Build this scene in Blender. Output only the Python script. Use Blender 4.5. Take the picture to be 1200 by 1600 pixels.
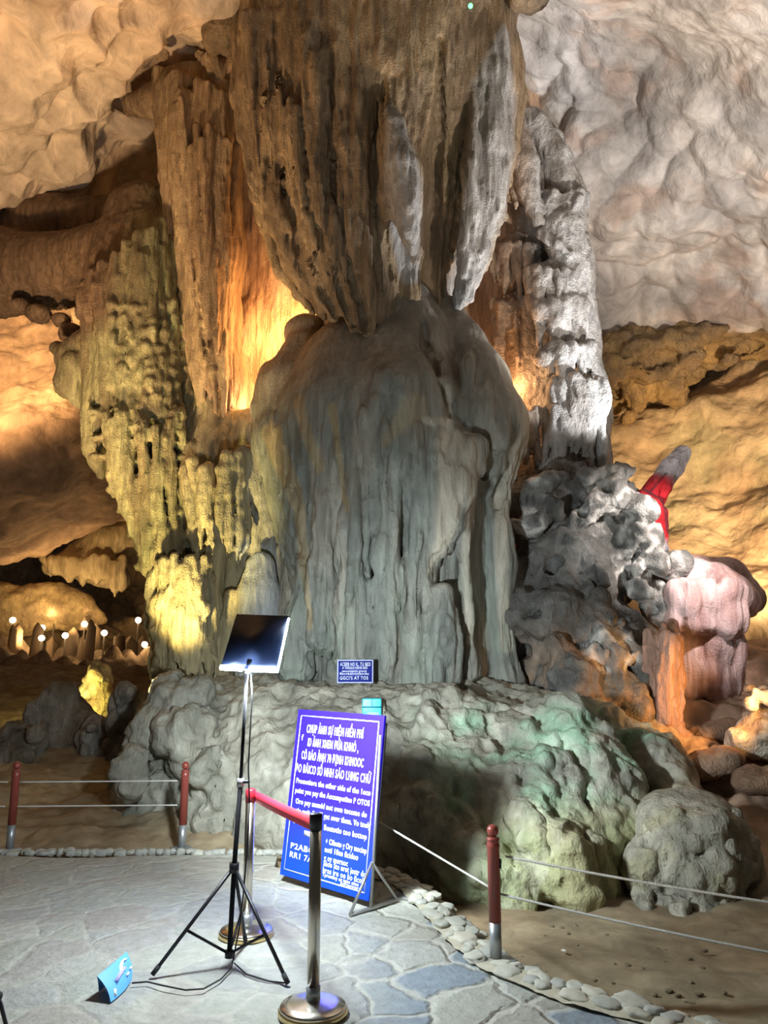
import bpy, math, random
import numpy as np
from mathutils import Vector, Matrix

for o in list(bpy.data.objects):
    bpy.data.objects.remove(o)
sc = bpy.context.scene
COL = sc.collection
random.seed(7)
RNG = np.random.default_rng(11)

# ------------------------------------------------------------------ camera
F, CX, CY, PITCH, EYE = 1200.0, 600.0, 800.0, math.radians(11.0), 1.6
CP, SP = math.cos(PITCH), math.sin(PITCH)
cam_d = bpy.data.cameras.new('camera')
cam = bpy.data.objects.new('camera', cam_d)
COL.objects.link(cam)
cam_d.sensor_fit = 'VERTICAL'
cam_d.sensor_height = 36.0
cam_d.lens = 36.0 * F / 1600.0
cam_d.clip_end = 200
cam.location = (0, 0, EYE)
cam.rotation_euler = (math.radians(90) + PITCH, 0, 0)
sc.camera = cam


def P(px, py, Y):
    """world point seen at photo position px, py on the upright plane Y metres ahead"""
    u = (px - CX) / F
    v = (CY - py) / F
    t = Y / (CP - v * SP)
    return Vector((u * t, Y, EYE + (SP + v * CP) * t))


def PZ(px, py, z=0.0):
    """world point seen at px, py on the level plane z"""
    u = (px - CX) / F
    v = (CY - py) / F
    t = (z - EYE) / (SP + v * CP)
    return Vector((u * t, (CP - v * SP) * t, z))


def mpp(px, py, Y):
    """metres per photo pixel there"""
    v = (CY - py) / F
    return Y / (CP - v * SP) / F


# ------------------------------------------------------------------ world, exposure
w = bpy.data.worlds.new('cave_air')
sc.world = w
w.use_nodes = True
w.node_tree.nodes['Background'].inputs[0].default_value = (0.62, 0.58, 0.52, 1)
w.node_tree.nodes['Background'].inputs[1].default_value = 0.06
sc.view_settings.view_transform = 'Standard'
sc.view_settings.look = 'None'
sc.view_settings.gamma = 1.0
sc.view_settings.use_curve_mapping = False
sc.view_settings.exposure = 0.0


# ------------------------------------------------------------------ cave lighting
def light(name, kind, loc, energy, color, target=None, angle=60, blend=0.5, size=0.15):
    d = bpy.data.lights.new(name, kind)
    d.energy = energy
    d.color = color
    o = bpy.data.objects.new(name, d)
    COL.objects.link(o)
    o.location = loc
    if kind == 'SPOT':
        d.spot_size = math.radians(angle)
        d.spot_blend = blend
        d.shadow_soft_size = size
    elif kind == 'POINT':
        d.shadow_soft_size = size
    elif kind == 'AREA':
        d.size = size
    if target is not None:
        o.rotation_euler = (Vector(target) - Vector(loc)).to_track_quat('-Z', 'Y').to_euler()
    return o


ORANGE = (1.0, 0.50, 0.17)
AMBER = (1.0, 0.66, 0.28)
YELLOW = (1.0, 0.80, 0.30)
WHITE = (0.93, 0.96, 1.0)
WARMW = (1.0, 0.86, 0.72)
PINK = (1.0, 0.62, 0.58)
# work lamp on the tripod
light('work_light', 'POINT', P(392, 1064, 4.52), 250, (0.84, 0.95, 1.0), size=0.06)
light('work_panel_light', 'SPOT', P(398, 1040, 4.72), 520, (0.86, 0.96, 1.0), target=P(640, 1190, 7.5), angle=100, blend=0.7, size=0.10)
# ceiling washes
light('ceiling_flood', 'SPOT', (-4.6, 6.2, 0.9), 2700, (1.0, 0.66, 0.36), target=(-5.2, 9.5, 9.5), angle=95, blend=0.9, size=0.3)
light('ceiling_flood', 'SPOT', (5.6, 5.4, 0.8), 4300, (1.0, 0.92, 0.84), target=(5.2, 8.6, 9.5), angle=80, blend=0.9, size=0.3)
# far walls
light('wall_flood', 'SPOT', P(-230, 470, 12.2), 3900, (1.0, 0.62, 0.28), target=P(20, 590, 18.5), angle=70, blend=0.8, size=0.3)
light('wall_flood', 'SPOT', P(1330, 960, 9.5), 2900, (1.0, 0.68, 0.36), target=P(1120, 770, 15.0), angle=62, blend=0.8, size=0.3)
# recesses behind the dome
light('recess_light', 'POINT', P(405, 640, 10.75), 130, (1.0, 0.52, 0.24), size=0.1)
light('recess_light', 'POINT', P(455, 520, 10.75), 150, (1.0, 0.50, 0.16), size=0.1)
light('recess_light', 'POINT', P(792, 600, 11.0), 40, (1.0, 0.55, 0.25), size=0.1)
# left curtain from below
light('curtain_light', 'SPOT', P(200, 1110, 8.5), 900, YELLOW, target=P(322, 830, 10.0), angle=58, blend=0.8, size=0.08)
light('curtain_light', 'SPOT', P(20, 1080, 8.6), 800, AMBER, target=P(290, 300, 10.4), angle=50, blend=0.9, size=0.12)
# right of the pillar
light('side_light', 'SPOT', P(1190, 790, 9.4), 1250, WHITE, target=P(790, 380, 10.3), angle=56, blend=0.4, size=0.05)
light('ledge_light', 'SPOT', P(1190, 700, 8.2), 320, (1.0, 0.92, 0.88), target=P(1000, 840, 10.0), angle=58, blend=0.6, size=0.08)
light('ledge_light', 'SPOT', P(1230, 1080, 7.6), 170, ORANGE, target=P(1010, 1110, 9.2), angle=80, blend=0.8, size=0.1)
light('ledge_light', 'SPOT', P(1185, 800, 8.3), 190, (1.0, 0.86, 0.84), target=P(1095, 960, 9.9), angle=48, blend=0.6, size=0.06)
light('pillar_fill', 'SPOT', (1.5, 3.0, 0.4), 70, (1.0, 0.84, 0.66), target=P(600, 560, 9.0), angle=75, blend=0.9, size=0.4)  # added fill from the front, no lamp stands there


# ------------------------------------------------------------------ noise
_perm = np.random.default_rng(3).permutation(256).astype(np.int64)
_perm = np.concatenate([_perm, _perm, _perm])
_grad = np.random.default_rng(5).normal(size=(256, 3)).astype(np.float32)
_grad /= np.linalg.norm(_grad, axis=1)[:, None]


def noise(p):
    p = np.asarray(p, dtype=np.float32)
    i = np.floor(p).astype(np.int64)
    f = p - i
    u = f * f * f * (f * (f * 6 - 15) + 10)
    i &= 255
    out = 0
    for dx in (0, 1):
        wx = u[:, 0] if dx else 1 - u[:, 0]
        hx = _perm[i[:, 0] + dx]
        for dy in (0, 1):
            wy = u[:, 1] if dy else 1 - u[:, 1]
            hy = _perm[hx + ((i[:, 1] + dy) & 255)]
            for dz in (0, 1):
                wz = u[:, 2] if dz else 1 - u[:, 2]
                h = _perm[hy + ((i[:, 2] + dz) & 255)]
                g = _grad[h]
                out = out + wx * wy * wz * (g[:, 0] * (f[:, 0] - dx) + g[:, 1] * (f[:, 1] - dy) + g[:, 2] * (f[:, 2] - dz))
    return out * 1.5


def fbm(p, octaves=4, gain=0.5):
    s, a = 0, 1.0
    p = np.array(p, dtype=np.float32)
    for k in range(octaves):
        s = s + a * noise(p + 17.3 * k)
        p = p * 2.03
        a *= gain
    return s


def worley(p, jitter=0.9, two=False):
    """distance to the nearest cell point (and the second nearest)"""
    p = np.asarray(p, dtype=np.float32)
    i = np.floor(p).astype(np.int64)
    f1 = np.full(len(p), 9.0, np.float32)
    f2 = np.full(len(p), 9.0, np.float32)
    for dx in (-1, 0, 1):
        for dy in (-1, 0, 1):
            for dz in (-1, 0, 1):
                j = (i + (dx, dy, dz)) & 255
                h = _perm[_perm[_perm[j[:, 0]] + j[:, 1]] + j[:, 2]]
                q = i + (dx, dy, dz) + 0.5 + 0.5 * jitter * _grad[h]
                d = np.linalg.norm(p - q, axis=1)
                m = d < f1
                f2 = np.where(m, f1, np.minimum(f2, d))
                f1 = np.where(m, d, f1)
    return (f1, f2) if two else f1


def smooth(a, b, x):
    t = np.clip((x - a) / (b - a), 0, 1)
    return t * t * (3 - 2 * t)


# ------------------------------------------------------------------ object helpers
def tag(o, label=None, cat=None, group=None, kind=None):
    if label: o['label'] = label
    if cat: o['category'] = cat
    if group: o['group'] = group
    if kind: o['kind'] = kind
    return o


def empty(name, loc=(0, 0, 0), rz=0.0):
    o = bpy.data.objects.new(name, None)
    COL.objects.link(o)
    o.location = loc
    o.rotation_euler = (0, 0, rz)
    o.empty_display_size = 0.1
    return o


def np_mesh(name, v, f, mat, col=None, parent=None, flat=False):
    me = bpy.data.meshes.new(name)
    v = np.asarray(v, np.float32)
    f = np.asarray(f, np.int32)
    me.vertices.add(len(v))
    me.vertices.foreach_set('co', v.ravel())
    k = f.shape[1]
    me.loops.add(f.size)
    me.loops.foreach_set('vertex_index', f.ravel())
    me.polygons.add(len(f))
    me.polygons.foreach_set('loop_start', np.arange(0, f.size, k, dtype=np.int32))
    me.polygons.foreach_set('loop_total', np.full(len(f), k, np.int32))
    me.polygons.foreach_set('use_smooth', np.full(len(f), not flat, bool))
    me.update(calc_edges=True)
    me.validate()
    if col is not None:
        at = me.color_attributes.new('mineral', 'FLOAT_COLOR', 'POINT')
        c = np.ones((len(v), 4), np.float32)
        c[:, :3] = col
        at.data.foreach_set('color', c.ravel())
    me.materials.append(mat)
    o = bpy.data.objects.new(name, me)
    COL.objects.link(o)
    if parent is not None:
        o.parent = parent
    return o


class MB:
    """collects simple shapes into one mesh (world or local coordinates)"""

    def __init__(s):
        s.v, s.f, s.m = [], [], []

    def add(s, vs, fs, m=0):
        b = len(s.v)
        s.v += [tuple(x) for x in vs]
        s.f += [tuple(b + i for i in q) for q in fs]
        s.m += [m] * len(fs)
        return s

    def box(s, c, size, rot=None, m=0, bevel=0.0):
        x, y, z = [k / 2 for k in size]
        R = rot if rot is not None else Matrix.Identity(3)
        c = Vector(c)
        if bevel <= 0:
            vs = [c + R @ Vector((a * x, b * y, d * z)) for a in (-1, 1) for b in (-1, 1) for d in (-1, 1)]
            return s.add(vs, [(0, 1, 3, 2), (4, 6, 7, 5), (0, 4, 5, 1), (2, 3, 7, 6), (0, 2, 6, 4), (1, 5, 7, 3)], m)
        import bmesh
        bm = bmesh.new()
        bmesh.ops.create_cube(bm, size=1)
        for v in bm.verts:
            v.co = Vector((v.co.x * 2 * x, v.co.y * 2 * y, v.co.z * 2 * z))
        bmesh.ops.bevel(bm, geom=list(bm.edges), offset=bevel, segments=2, profile=0.7, affect='EDGES')
        bm.verts.index_update()
        s.add([c + R @ v.co for v in bm.verts], [[v.index for v in f.verts] for f in bm.faces], m)
        bm.free()
        return s

    def tube(s, pts, r, n=12, m=0, caps=True, flat=1.0):
        pts = [Vector(p) for p in pts]
        rs = r if isinstance(r, (list, tuple)) else [r] * len(pts)
        rings = []
        t0 = (pts[1] - pts[0]).normalized()
        up = Vector((0, 0, 1)) if abs(t0.z) < 0.9 else Vector((0, 1, 0))
        for i, p in enumerate(pts):
            a = pts[max(i - 1, 0)]
            b = pts[min(i + 1, len(pts) - 1)]
            t = (b - a)
            t = t.normalized() if t.length > 1e-9 else t0
            x = up.cross(t).normalized()
            y = t.cross(x).normalized()
            rings.append([p + (x * math.cos(2 * math.pi * k / n) + y * math.sin(2 * math.pi * k / n) * flat) * rs[i] for k in range(n)])
        vs = [q for ring in rings for q in ring]
        fs = []
        for i in range(len(pts) - 1):
            for k in range(n):
                fs.append((i * n + k, i * n + (k + 1) % n, (i + 1) * n + (k + 1) % n, (i + 1) * n + k))
        if caps:
            fs.append(tuple(range(n))[::-1])
            fs.append(tuple((len(pts) - 1) * n + k for k in range(n)))
        return s.add(vs, fs, m)

    def lathe(s, prof, c=(0, 0, 0), n=32, m=0, rot=None):
        c = Vector(c)
        R = rot if rot is not None else Matrix.Identity(3)
        vs = [c + R @ Vector((r * math.cos(2 * math.pi * k / n), r * math.sin(2 * math.pi * k / n), z)) for r, z in prof for k in range(n)]
        fs = []
        for i in range(len(prof) - 1):
            for k in range(n):
                fs.append((i * n + k, i * n + (k + 1) % n, (i + 1) * n + (k + 1) % n, (i + 1) * n + k))
        if prof[0][0] > 1e-4:
            fs.append(tuple(range(n))[::-1])
        if prof[-1][0] > 1e-4:
            fs.append(tuple((len(prof) - 1) * n + k for k in range(n)))
        return s.add(vs, fs, m)

    def build(s, name, mat, parent=None, sm=True, origin=None):
        me = bpy.data.meshes.new(name)
        org = Vector(origin) if origin is not None else Vector((0, 0, 0))
        me.from_pydata([Vector(v) - org for v in s.v], [], s.f)
        mats = mat if isinstance(mat, (list, tuple)) else [mat]
        for x in mats:
            me.materials.append(x)
        for i, p in enumerate(me.polygons):
            p.material_index = s.m[i]
            p.use_smooth = sm and len(p.vertices) == 4
        me.update()
        o = bpy.data.objects.new(name, me)
        COL.objects.link(o)
        o.location = org
        if parent is not None:
            o.parent = parent
            o.matrix_parent_inverse = Matrix.Identity(4)
        return o


# ------------------------------------------------------------------ materials
def simple(name, col, rough=0.5, metal=0.0, emit=None, strength=0.0, bump=0.0, bscale=60, var=0.0, spec=0.5):
    m = bpy.data.materials.new(name)
    m.use_nodes = True
    nt = m.node_tree
    b = nt.nodes['Principled BSDF']
    b.inputs['Base Color'].default_value = (*col, 1)
    b.inputs['Roughness'].default_value = rough
    b.inputs['Metallic'].default_value = metal
    b.inputs['Specular IOR Level'].default_value = spec
    if emit:
        b.inputs['Emission Color'].default_value = (*emit, 1)
        b.inputs['Emission Strength'].default_value = strength
    tc = nt.nodes.new('ShaderNodeTexCoord')
    nz = nt.nodes.new('ShaderNodeTexNoise')
    nz.inputs['Scale'].default_value = bscale
    nz.inputs['Detail'].default_value = 4
    nt.links.new(tc.outputs['Object'], nz.inputs['Vector'])
    if bump:
        bp = nt.nodes.new('ShaderNodeBump')
        bp.inputs['Strength'].default_value = bump
        bp.inputs['Distance'].default_value = 0.01
        nt.links.new(nz.outputs['Fac'], bp.inputs['Height'])
        nt.links.new(bp.outputs['Normal'], b.inputs['Normal'])
    if var:
        mx = nt.nodes.new('ShaderNodeMix')
        mx.data_type = 'RGBA'
        mx.inputs[6].default_value = (*[c * (1 - var) for c in col], 1)
        mx.inputs[7].default_value = (*[min(1, c * (1 + var)) for c in col], 1)
        nt.links.new(nz.outputs['Fac'], mx.inputs[0])
        nt.links.new(mx.outputs[2], b.inputs['Base Color'])
    return m


def rock_mat(name, stretch=0.22, scale=9.0, bump=0.6, dist=0.05, rough=0.62, fine=40.0):
    """limestone: mineral colour attribute broken up by noise, flowing bump"""
    m = bpy.data.materials.new(name)
    m.use_nodes = True
    nt = m.node_tree
    L = nt.links
    b = nt.nodes['Principled BSDF']
    b.inputs['Roughness'].default_value = rough
    b.inputs['Specular IOR Level'].default_value = 0.35
    at = nt.nodes.new('ShaderNodeAttribute')
    at.attribute_name = 'mineral'
    tc = nt.nodes.new('ShaderNodeTexCoord')
    mp = nt.nodes.new('ShaderNodeMapping')
    mp.inputs['Scale'].default_value = (1, 1, stretch)
    L.new(tc.outputs['Object'], mp.inputs['Vector'])
    n1 = nt.nodes.new('ShaderNodeTexNoise')
    n1.inputs['Scale'].default_value = scale
    n1.inputs['Detail'].default_value = 7
    n1.inputs['Roughness'].default_value = 0.6
    n1.inputs['Distortion'].default_value = 0.6
    L.new(mp.outputs['Vector'], n1.inputs['Vector'])
    n2 = nt.nodes.new('ShaderNodeTexNoise')
    n2.inputs['Scale'].default_value = fine
    n2.inputs['Detail'].default_value = 5
    L.new(tc.outputs['Object'], n2.inputs['Vector'])
    n3 = nt.nodes.new('ShaderNodeTexNoise')
    n3.inputs['Scale'].default_value = scale * 0.3
    n3.inputs['Detail'].default_value = 5
    L.new(mp.outputs['Vector'], n3.inputs['Vector'])
    r = nt.nodes.new('ShaderNodeMapRange')
    r.inputs[1].default_value = 0.3
    r.inputs[2].default_value = 0.7
    r.inputs[3].default_value = 0.68
    r.inputs[4].default_value = 1.28
    L.new(n1.outputs['Fac'], r.inputs[0])
    r3 = nt.nodes.new('ShaderNodeMapRange')
    r3.inputs[1].default_value = 0.3
    r3.inputs[2].default_value = 0.7
    r3.inputs[3].default_value = 0.75
    r3.inputs[4].default_value = 1.22
    L.new(n3.outputs['Fac'], r3.inputs[0])
    mu = nt.nodes.new('ShaderNodeMath')
    mu.operation = 'MULTIPLY'
    L.new(r.outputs[0], mu.inputs[0])
    L.new(r3.outputs[0], mu.inputs[1])
    vm = nt.nodes.new('ShaderNodeVectorMath')
    vm.operation = 'SCALE'
    L.new(at.outputs['Color'], vm.inputs[0])
    L.new(mu.outputs[0], vm.inputs['Scale'])
    L.new(vm.outputs[0], b.inputs['Base Color'])
    ad = nt.nodes.new('ShaderNodeMath')
    ad.operation = 'MULTIPLY_ADD'
    ad.inputs[1].default_value = 0.28
    L.new(n2.outputs['Fac'], ad.inputs[0])
    L.new(n1.outputs['Fac'], ad.inputs[2])
    bp = nt.nodes.new('ShaderNodeBump')
    bp.inputs['Strength'].default_value = bump
    bp.inputs['Distance'].default_value = dist
    L.new(ad.outputs[0], bp.inputs['Height'])
    L.new(bp.outputs['Normal'], b.inputs['Normal'])
    return m


M_FLOW = rock_mat('flowstone', stretch=0.16, scale=13.0, bump=0.9, dist=0.07, fine=45)
M_SMOOTH = rock_mat('smooth_flowstone', stretch=0.14, scale=10.0, bump=0.75, dist=0.055, rough=0.55, fine=35)
M_CEIL = rock_mat('limestone_ceiling', stretch=0.9, scale=3.0, bump=0.55, dist=0.10, rough=0.85, fine=16)
M_ROUGH = rock_mat('rough_limestone', stretch=0.6, scale=9.0, bump=1.0, dist=0.08, rough=0.8, fine=40)
M_MOUND = rock_mat('mound_limestone', stretch=0.5, scale=6.0, bump=0.8, dist=0.07, rough=0.75, fine=26)
M_DIRT = rock_mat('dry_cave_dirt', stretch=1.0, scale=5.0, bump=0.35, dist=0.03, rough=0.9, fine=60)


# ------------------------------------------------------------------ signed distance sculpting
class Field:
    def __init__(s, lo, hi, h):
        s.h = h
        s.lo = np.array(lo, np.float32)
        s.n = np.maximum(((np.array(hi) - s.lo) / h).astype(int) + 1, 4)
        s.d = np.full(tuple(s.n), 0.6, np.float32)
        s.ax = [s.lo[k] + h * np.arange(s.n[k], dtype=np.float32) for k in range(3)]

    def _box(s, a, b):
        i0 = np.clip(np.floor((a - s.lo) / s.h).astype(int), 0, s.n)
        i1 = np.clip(np.ceil((b - s.lo) / s.h).astype(int) + 1, 0, s.n)
        if np.any(i1 <= i0):
            return None
        sl = tuple(slice(i0[k], i1[k]) for k in range(3))
        g = [s.ax[0][sl[0]][:, None, None], s.ax[1][sl[1]][None, :, None], s.ax[2][sl[2]][None, None, :]]
        return sl, g

    def _comb(s, sl, e, k, cut):
        d = s.d[sl]
        if cut:
            if k > 0:
                hh = np.clip(0.5 - 0.5 * (d + e) / k, 0, 1)
                s.d[sl] = d * (1 - hh) + (-e) * hh + k * hh * (1 - hh)
            else:
                s.d[sl] = np.maximum(d, -e)
        elif k > 0:
            hh = np.clip(0.5 + 0.5 * (e - d) / k, 0, 1)
            s.d[sl] = e * (1 - hh) + d * hh - k * hh * (1 - hh)
        else:
            s.d[sl] = np.minimum(d, e)

    def cone(s, a, ra, b, rb, k=0.08, sy=1.0, cut=False):
        a = np.array(a, np.float32)
        b = np.array(b, np.float32)
        if abs(ra - rb) > 0.6 * float(np.linalg.norm(b - a)) and not cut:
            for t in np.linspace(0, 1, 5):
                r = ra + (rb - ra) * t
                s.ell(a + (b - a) * t, (r, r * sy, r), k)
            return
        R = max(ra, rb) + k + 2 * s.h
        e = np.array((R, R * max(sy, 1), R))
        bx = s._box(np.minimum(a, b) - e, np.maximum(a, b) + e)
        if bx is None: return
        sl, (X, Y, Z) = bx
        ab = (b - a).copy()
        ab[1] /= sy
        px, py, pz = X - a[0], (Y - a[1]) / sy, Z - a[2]
        L = float(ab @ ab) + 1e-9
        t = np.clip((px * ab[0] + py * ab[1] + pz * ab[2]) / L, 0, 1)
        e = np.sqrt((px - t * ab[0]) ** 2 + (py - t * ab[1]) ** 2 + (pz - t * ab[2]) ** 2) - (ra + (rb - ra) * t)
        s._comb(sl, e * min(1, max(sy, 0.5)), k, cut)

    def ell(s, c, r, k=0.1, cut=False, tilt=0.0):
        c = np.array(c, np.float32)
        r = np.array(r, np.float32)
        R = np.full(3, r.max() + k + 2 * s.h)
        bx = s._box(c - R, c + R)
        if bx is None: return
        sl, (X, Y, Z) = bx
        x, y, z = X - c[0], Y - c[1], Z - c[2]
        if tilt:
            ct, st = math.cos(tilt), math.sin(tilt)
            x, z = x * ct + z * st, -x * st + z * ct
        q = np.sqrt((x / r[0]) ** 2 + (y / r[1]) ** 2 + (z / r[2]) ** 2)
        q2 = np.sqrt((x / r[0] ** 2) ** 2 + (y / r[1] ** 2) ** 2 + (z / r[2] ** 2) ** 2) + 1e-6
        s._comb(sl, np.clip(q * (q - 1) / q2, -1, 1).astype(np.float32), k, cut)

    # the same with photo-traced positions -------------------------------
    def chain(s, pts, k=0.08, sy=1.0, cut=False):
        w = [(P(x, y, Y), r * mpp(x, y, Y)) for x, y, Y, r in pts]
        if len(w) == 1:
            w = w * 2
        for (a, ra), (b, rb) in zip(w, w[1:]):
            s.cone(a, ra, b, rb, k, sy, cut)

    def blob(s, px, py, Y, rx, rz, ry=None, k=0.1, cut=False, tilt=0.0):
        m = mpp(px, py, Y)
        s.ell(P(px, py, Y), (rx * m, (ry if ry is not None else rx) * m, rz * m), k, cut, tilt)

    def strands(s, GL, GR, Y0, n, r, depth=0.0, k=0.03, taper=0.45, jit=0.12, seed=0, start=(0, 0.15), sy=1.0, wob=3.0):
        """hanging flutes between a left and a right guide line"""
        rnd = random.Random(seed)

        def at(G, t):
            ys = [g[1] for g in G]
            y = ys[0] + (ys[-1] - ys[0]) * t
            for (x0, y0), (x1, y1) in zip(G, G[1:]):
                if y <= y1 or (x1, y1) == G[-1]:
                    q = (y - y0) / (y1 - y0 + 1e-6)
                    return x0 + (x1 - x0) * q, y
        for i in range(n):
            u = (i + 0.5 + rnd.uniform(-0.4, 0.4)) / n
            t0 = rnd.uniform(*start)
            t1 = 1 - rnd.uniform(0, jit)
            rr = r * rnd.uniform(0.65, 1.3)
            m = 9
            yoff = -depth * math.sqrt(max(0, 1 - (2 * u - 1) ** 2)) + rnd.uniform(-0.05, 0.05)
            pts = []
            ph = rnd.uniform(0, 6)
            for j in range(m):
                q = j / (m - 1)
                t = t0 + (t1 - t0) * q
                xl, yl = at(GL, t)
                xr, yr = at(GR, t)
                x = xl + (xr - xl) * u + wob * math.sin(ph + q * 6)
                y = yl + (yr - yl) * u
                rad = rr * (1 - (1 - taper) * q ** 1.5) * (1 + 0.18 * math.sin(ph * 2 + q * 9))
                if j == m - 1:
                    rad *= 0.45
                pts.append((x, y, Y0 + yoff + 0.02 * q, rad))
            s.chain(pts, k, sy)

    def surf(s, px, py, y0=5.0, y1=14.0):
        """Y of the first solid cell along the sight line"""
        Ys = np.arange(y0, y1, s.h * 0.5)
        for Y in Ys:
            p = np.array(P(px, py, float(Y)))
            i = np.round((p - s.lo) / s.h).astype(int)
            if np.all(i >= 0) and np.all(i < s.n) and s.d[tuple(i)] < 0:
                return float(Y)
        return None

    def line(s, pts, k=0.04, cut=False, out=0.0, sy=1.0):
        """ridge or groove that follows the sculpted face"""
        q = []
        for a, b in zip(pts, pts[1:]):
            n = max(2, int(math.hypot(a[0] - b[0], a[1] - b[1]) / 14))
            q += [tuple(a[c] + (b[c] - a[c]) * t / n for c in range(3)) for t in range(n)]
        q.append(pts[-1])
        w = []
        for x, y, r in q:
            Y = s.surf(x, y)
            if Y is None:
                Y = w[-1][2] if w else None
            elif w and abs(Y - w[-1][2]) > 0.5:
                Y = w[-1][2]
            if Y is not None:
                w.append((x, y, Y, r))
        w = [(x, y, Y + out * r * mpp(x, y, Y), r) for x, y, Y, r in w]
        if len(w) > 1:
            s.chain(w, k, sy, cut)

    def drips(s, region, n, r, length, k=0.03, seed=0, out=0.5, slant=0.0):
        """teardrop ridges laid on the sculpted face inside a photo box"""
        rnd = random.Random(seed)
        x0, y0, x1, y1 = region
        for _ in range(n):
            x, y = rnd.uniform(x0, x1), rnd.uniform(y0, y1)
            ln = length * rnd.uniform(0.5, 1.5)
            rr = r * rnd.uniform(0.6, 1.4)
            q = rnd.uniform(0.45, 0.8)
            m = 7
            pts = []
            for j in range(m):
                t = j / (m - 1)
                a, b = x + slant * ln * t, y + ln * t
                Y = s.surf(a, b)
                if Y is None or (pts and abs(Y - pts[-1][2]) > 0.22):
                    break
                pts.append((a, b, Y))
            if len(pts) < 3: continue
            w = []
            for j, (a, b, Y) in enumerate(pts):
                t = j / (len(pts) - 1)
                rad = rr * (0.45 + 0.55 * t / q if t < q else 1 - 0.65 * (t - q) / (1 - q))
                w.append((a, b, Y + mpp(a, b, Y) * rr * (out if 0 < j < len(pts) - 1 else out + 0.8), rad))
            s.chain(w, k)

    def mesh(s, name, mat, colfn, parent=None, disp=None, grow=True):
        """naive surface nets"""
        d = s.d
        if grow:
            d[0], d[-1] = 0.6, 0.6
            d[:, 0], d[:, -1] = 0.6, 0.6
            d[:, :, 0], d[:, :, -1] = 0.6, 0.6
        ins = d < 0
        nx, ny, nz = d.shape
        cnt = np.zeros((nx - 1, ny - 1, nz - 1), np.int8)
        for a in (0, 1):
            for b in (0, 1):
                for c in (0, 1):
                    cnt += ins[a:nx - 1 + a, b:ny - 1 + b, c:nz - 1 + c]
        cells = np.argwhere((cnt > 0) & (cnt < 8))
        idx = np.full(cnt.shape, -1, np.int32)
        idx[tuple(cells.T)] = np.arange(len(cells))
        acc = np.zeros((len(cells), 3), np.float32)
        num = np.zeros(len(cells), np.float32)
        corner = {(a, b, c): d[cells[:, 0] + a, cells[:, 1] + b, cells[:, 2] + c] for a in (0, 1) for b in (0, 1) for c in (0, 1)}
        for axis in range(3):
            o1, o2 = [k for k in range(3) if k != axis]
            for b in (0, 1):
                for c in (0, 1):
                    p0 = [0, 0, 0]; p0[o1] = b; p0[o2] = c
                    p1 = list(p0); p1[axis] = 1
                    v0, v1 = corner[tuple(p0)], corner[tuple(p1)]
                    m = (v0 < 0) != (v1 < 0)
                    t = np.where(m, v0 / np.where(m, v0 - v1, 1), 0)
                    q = np.zeros((len(cells), 3), np.float32)
                    q[:, axis] = t
                    q[:, o1] = b
                    q[:, o2] = c
                    acc += q * m[:, None]
                    num += m
        v = s.lo + s.h * (cells + acc / num[:, None])
        faces = []
        for axis in range(3):
            o1, o2 = (axis + 1) % 3, (axis + 2) % 3
            sl0 = [slice(1, -1)] * 3; sl1 = [slice(1, -1)] * 3
            sl0[axis] = slice(0, -1); sl1[axis] = slice(1, None)
            a = ins[tuple(sl0)]; b = ins[tuple(sl1)]
            off = np.array([1, 1, 1]); off[axis] = 0
            for sign, m in ((1, a & ~b), (-1, ~a & b)):
                e = np.argwhere(m) + off
                if len(e) == 0: continue
                u1 = np.zeros(3, int); u1[o1] = 1
                u2 = np.zeros(3, int); u2[o2] = 1
                q = [idx[tuple((e - u1 - u2).T)], idx[tuple((e - u2).T)], idx[tuple(e.T)], idx[tuple((e - u1).T)]]
                if sign < 0: q = q[::-1]
                faces.append(np.stack(q, 1))
        f = np.concatenate(faces)
        # normals from the faces
        fn = np.cross(v[f[:, 2]] - v[f[:, 0]], v[f[:, 3]] - v[f[:, 1]])
        vn = np.zeros_like(v)
        for k in range(4):
            for c in range(3):
                vn[:, c] += np.bincount(f[:, k], fn[:, c], len(v))
        vn /= np.linalg.norm(vn, axis=1)[:, None] + 1e-9
        if disp is not None:
            v = v + vn * disp(v, vn)[:, None]
        col = colfn(v, vn)
        return np_mesh(name, v, f, mat, col, parent)


def mixc(a, b, t):
    return np.asarray(a) * (1 - t)[:, None] + np.asarray(b) * t[:, None]


# mineral colours (linear albedo)
C_GREY = np.array((0.30, 0.29, 0.26))
C_COOL = np.array((0.25, 0.28, 0.26))
C_BROWN = np.array((0.26, 0.19, 0.12))
C_OCHRE = np.array((0.48, 0.33, 0.15))
C_CREAM = np.array((0.62, 0.56, 0.46))
C_MOSS = np.array((0.25, 0.30, 0.12))
C_ALGA = np.array((0.20, 0.38, 0.24))
C_DARK = np.array((0.12, 0.10, 0.08))
C_ROSE = np.array((0.62, 0.42, 0.38))


def streak(v, pts, soft=0.5, wob=0.05):
    """mask of a mineral or painted-light streak that follows a line down the rock face"""
    best = np.full(len(v), -9.0, np.float32)
    x = v[:, 0] + wob * noise(v * (3, 3, 1.2) + 5)
    z = v[:, 2] + wob * noise(v * (3, 3, 1.2) + 25)
    w = [(P(a, b, Y), r * mpp(a, b, Y)) for a, b, Y, r in pts]
    for (a, ra), (b, rb) in zip(w, w[1:]):
        dx, dz = b.x - a.x, b.z - a.z
        t = np.clip(((x - a.x) * dx + (z - a.z) * dz) / (dx * dx + dz * dz), 0, 1)
        d = np.hypot(x - a.x - t * dx, z - a.z - t * dz)
        best = np.maximum(best, 1 - d / (ra + (rb - ra) * t + 1e-5))
    return smooth(0, soft, best)


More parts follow.
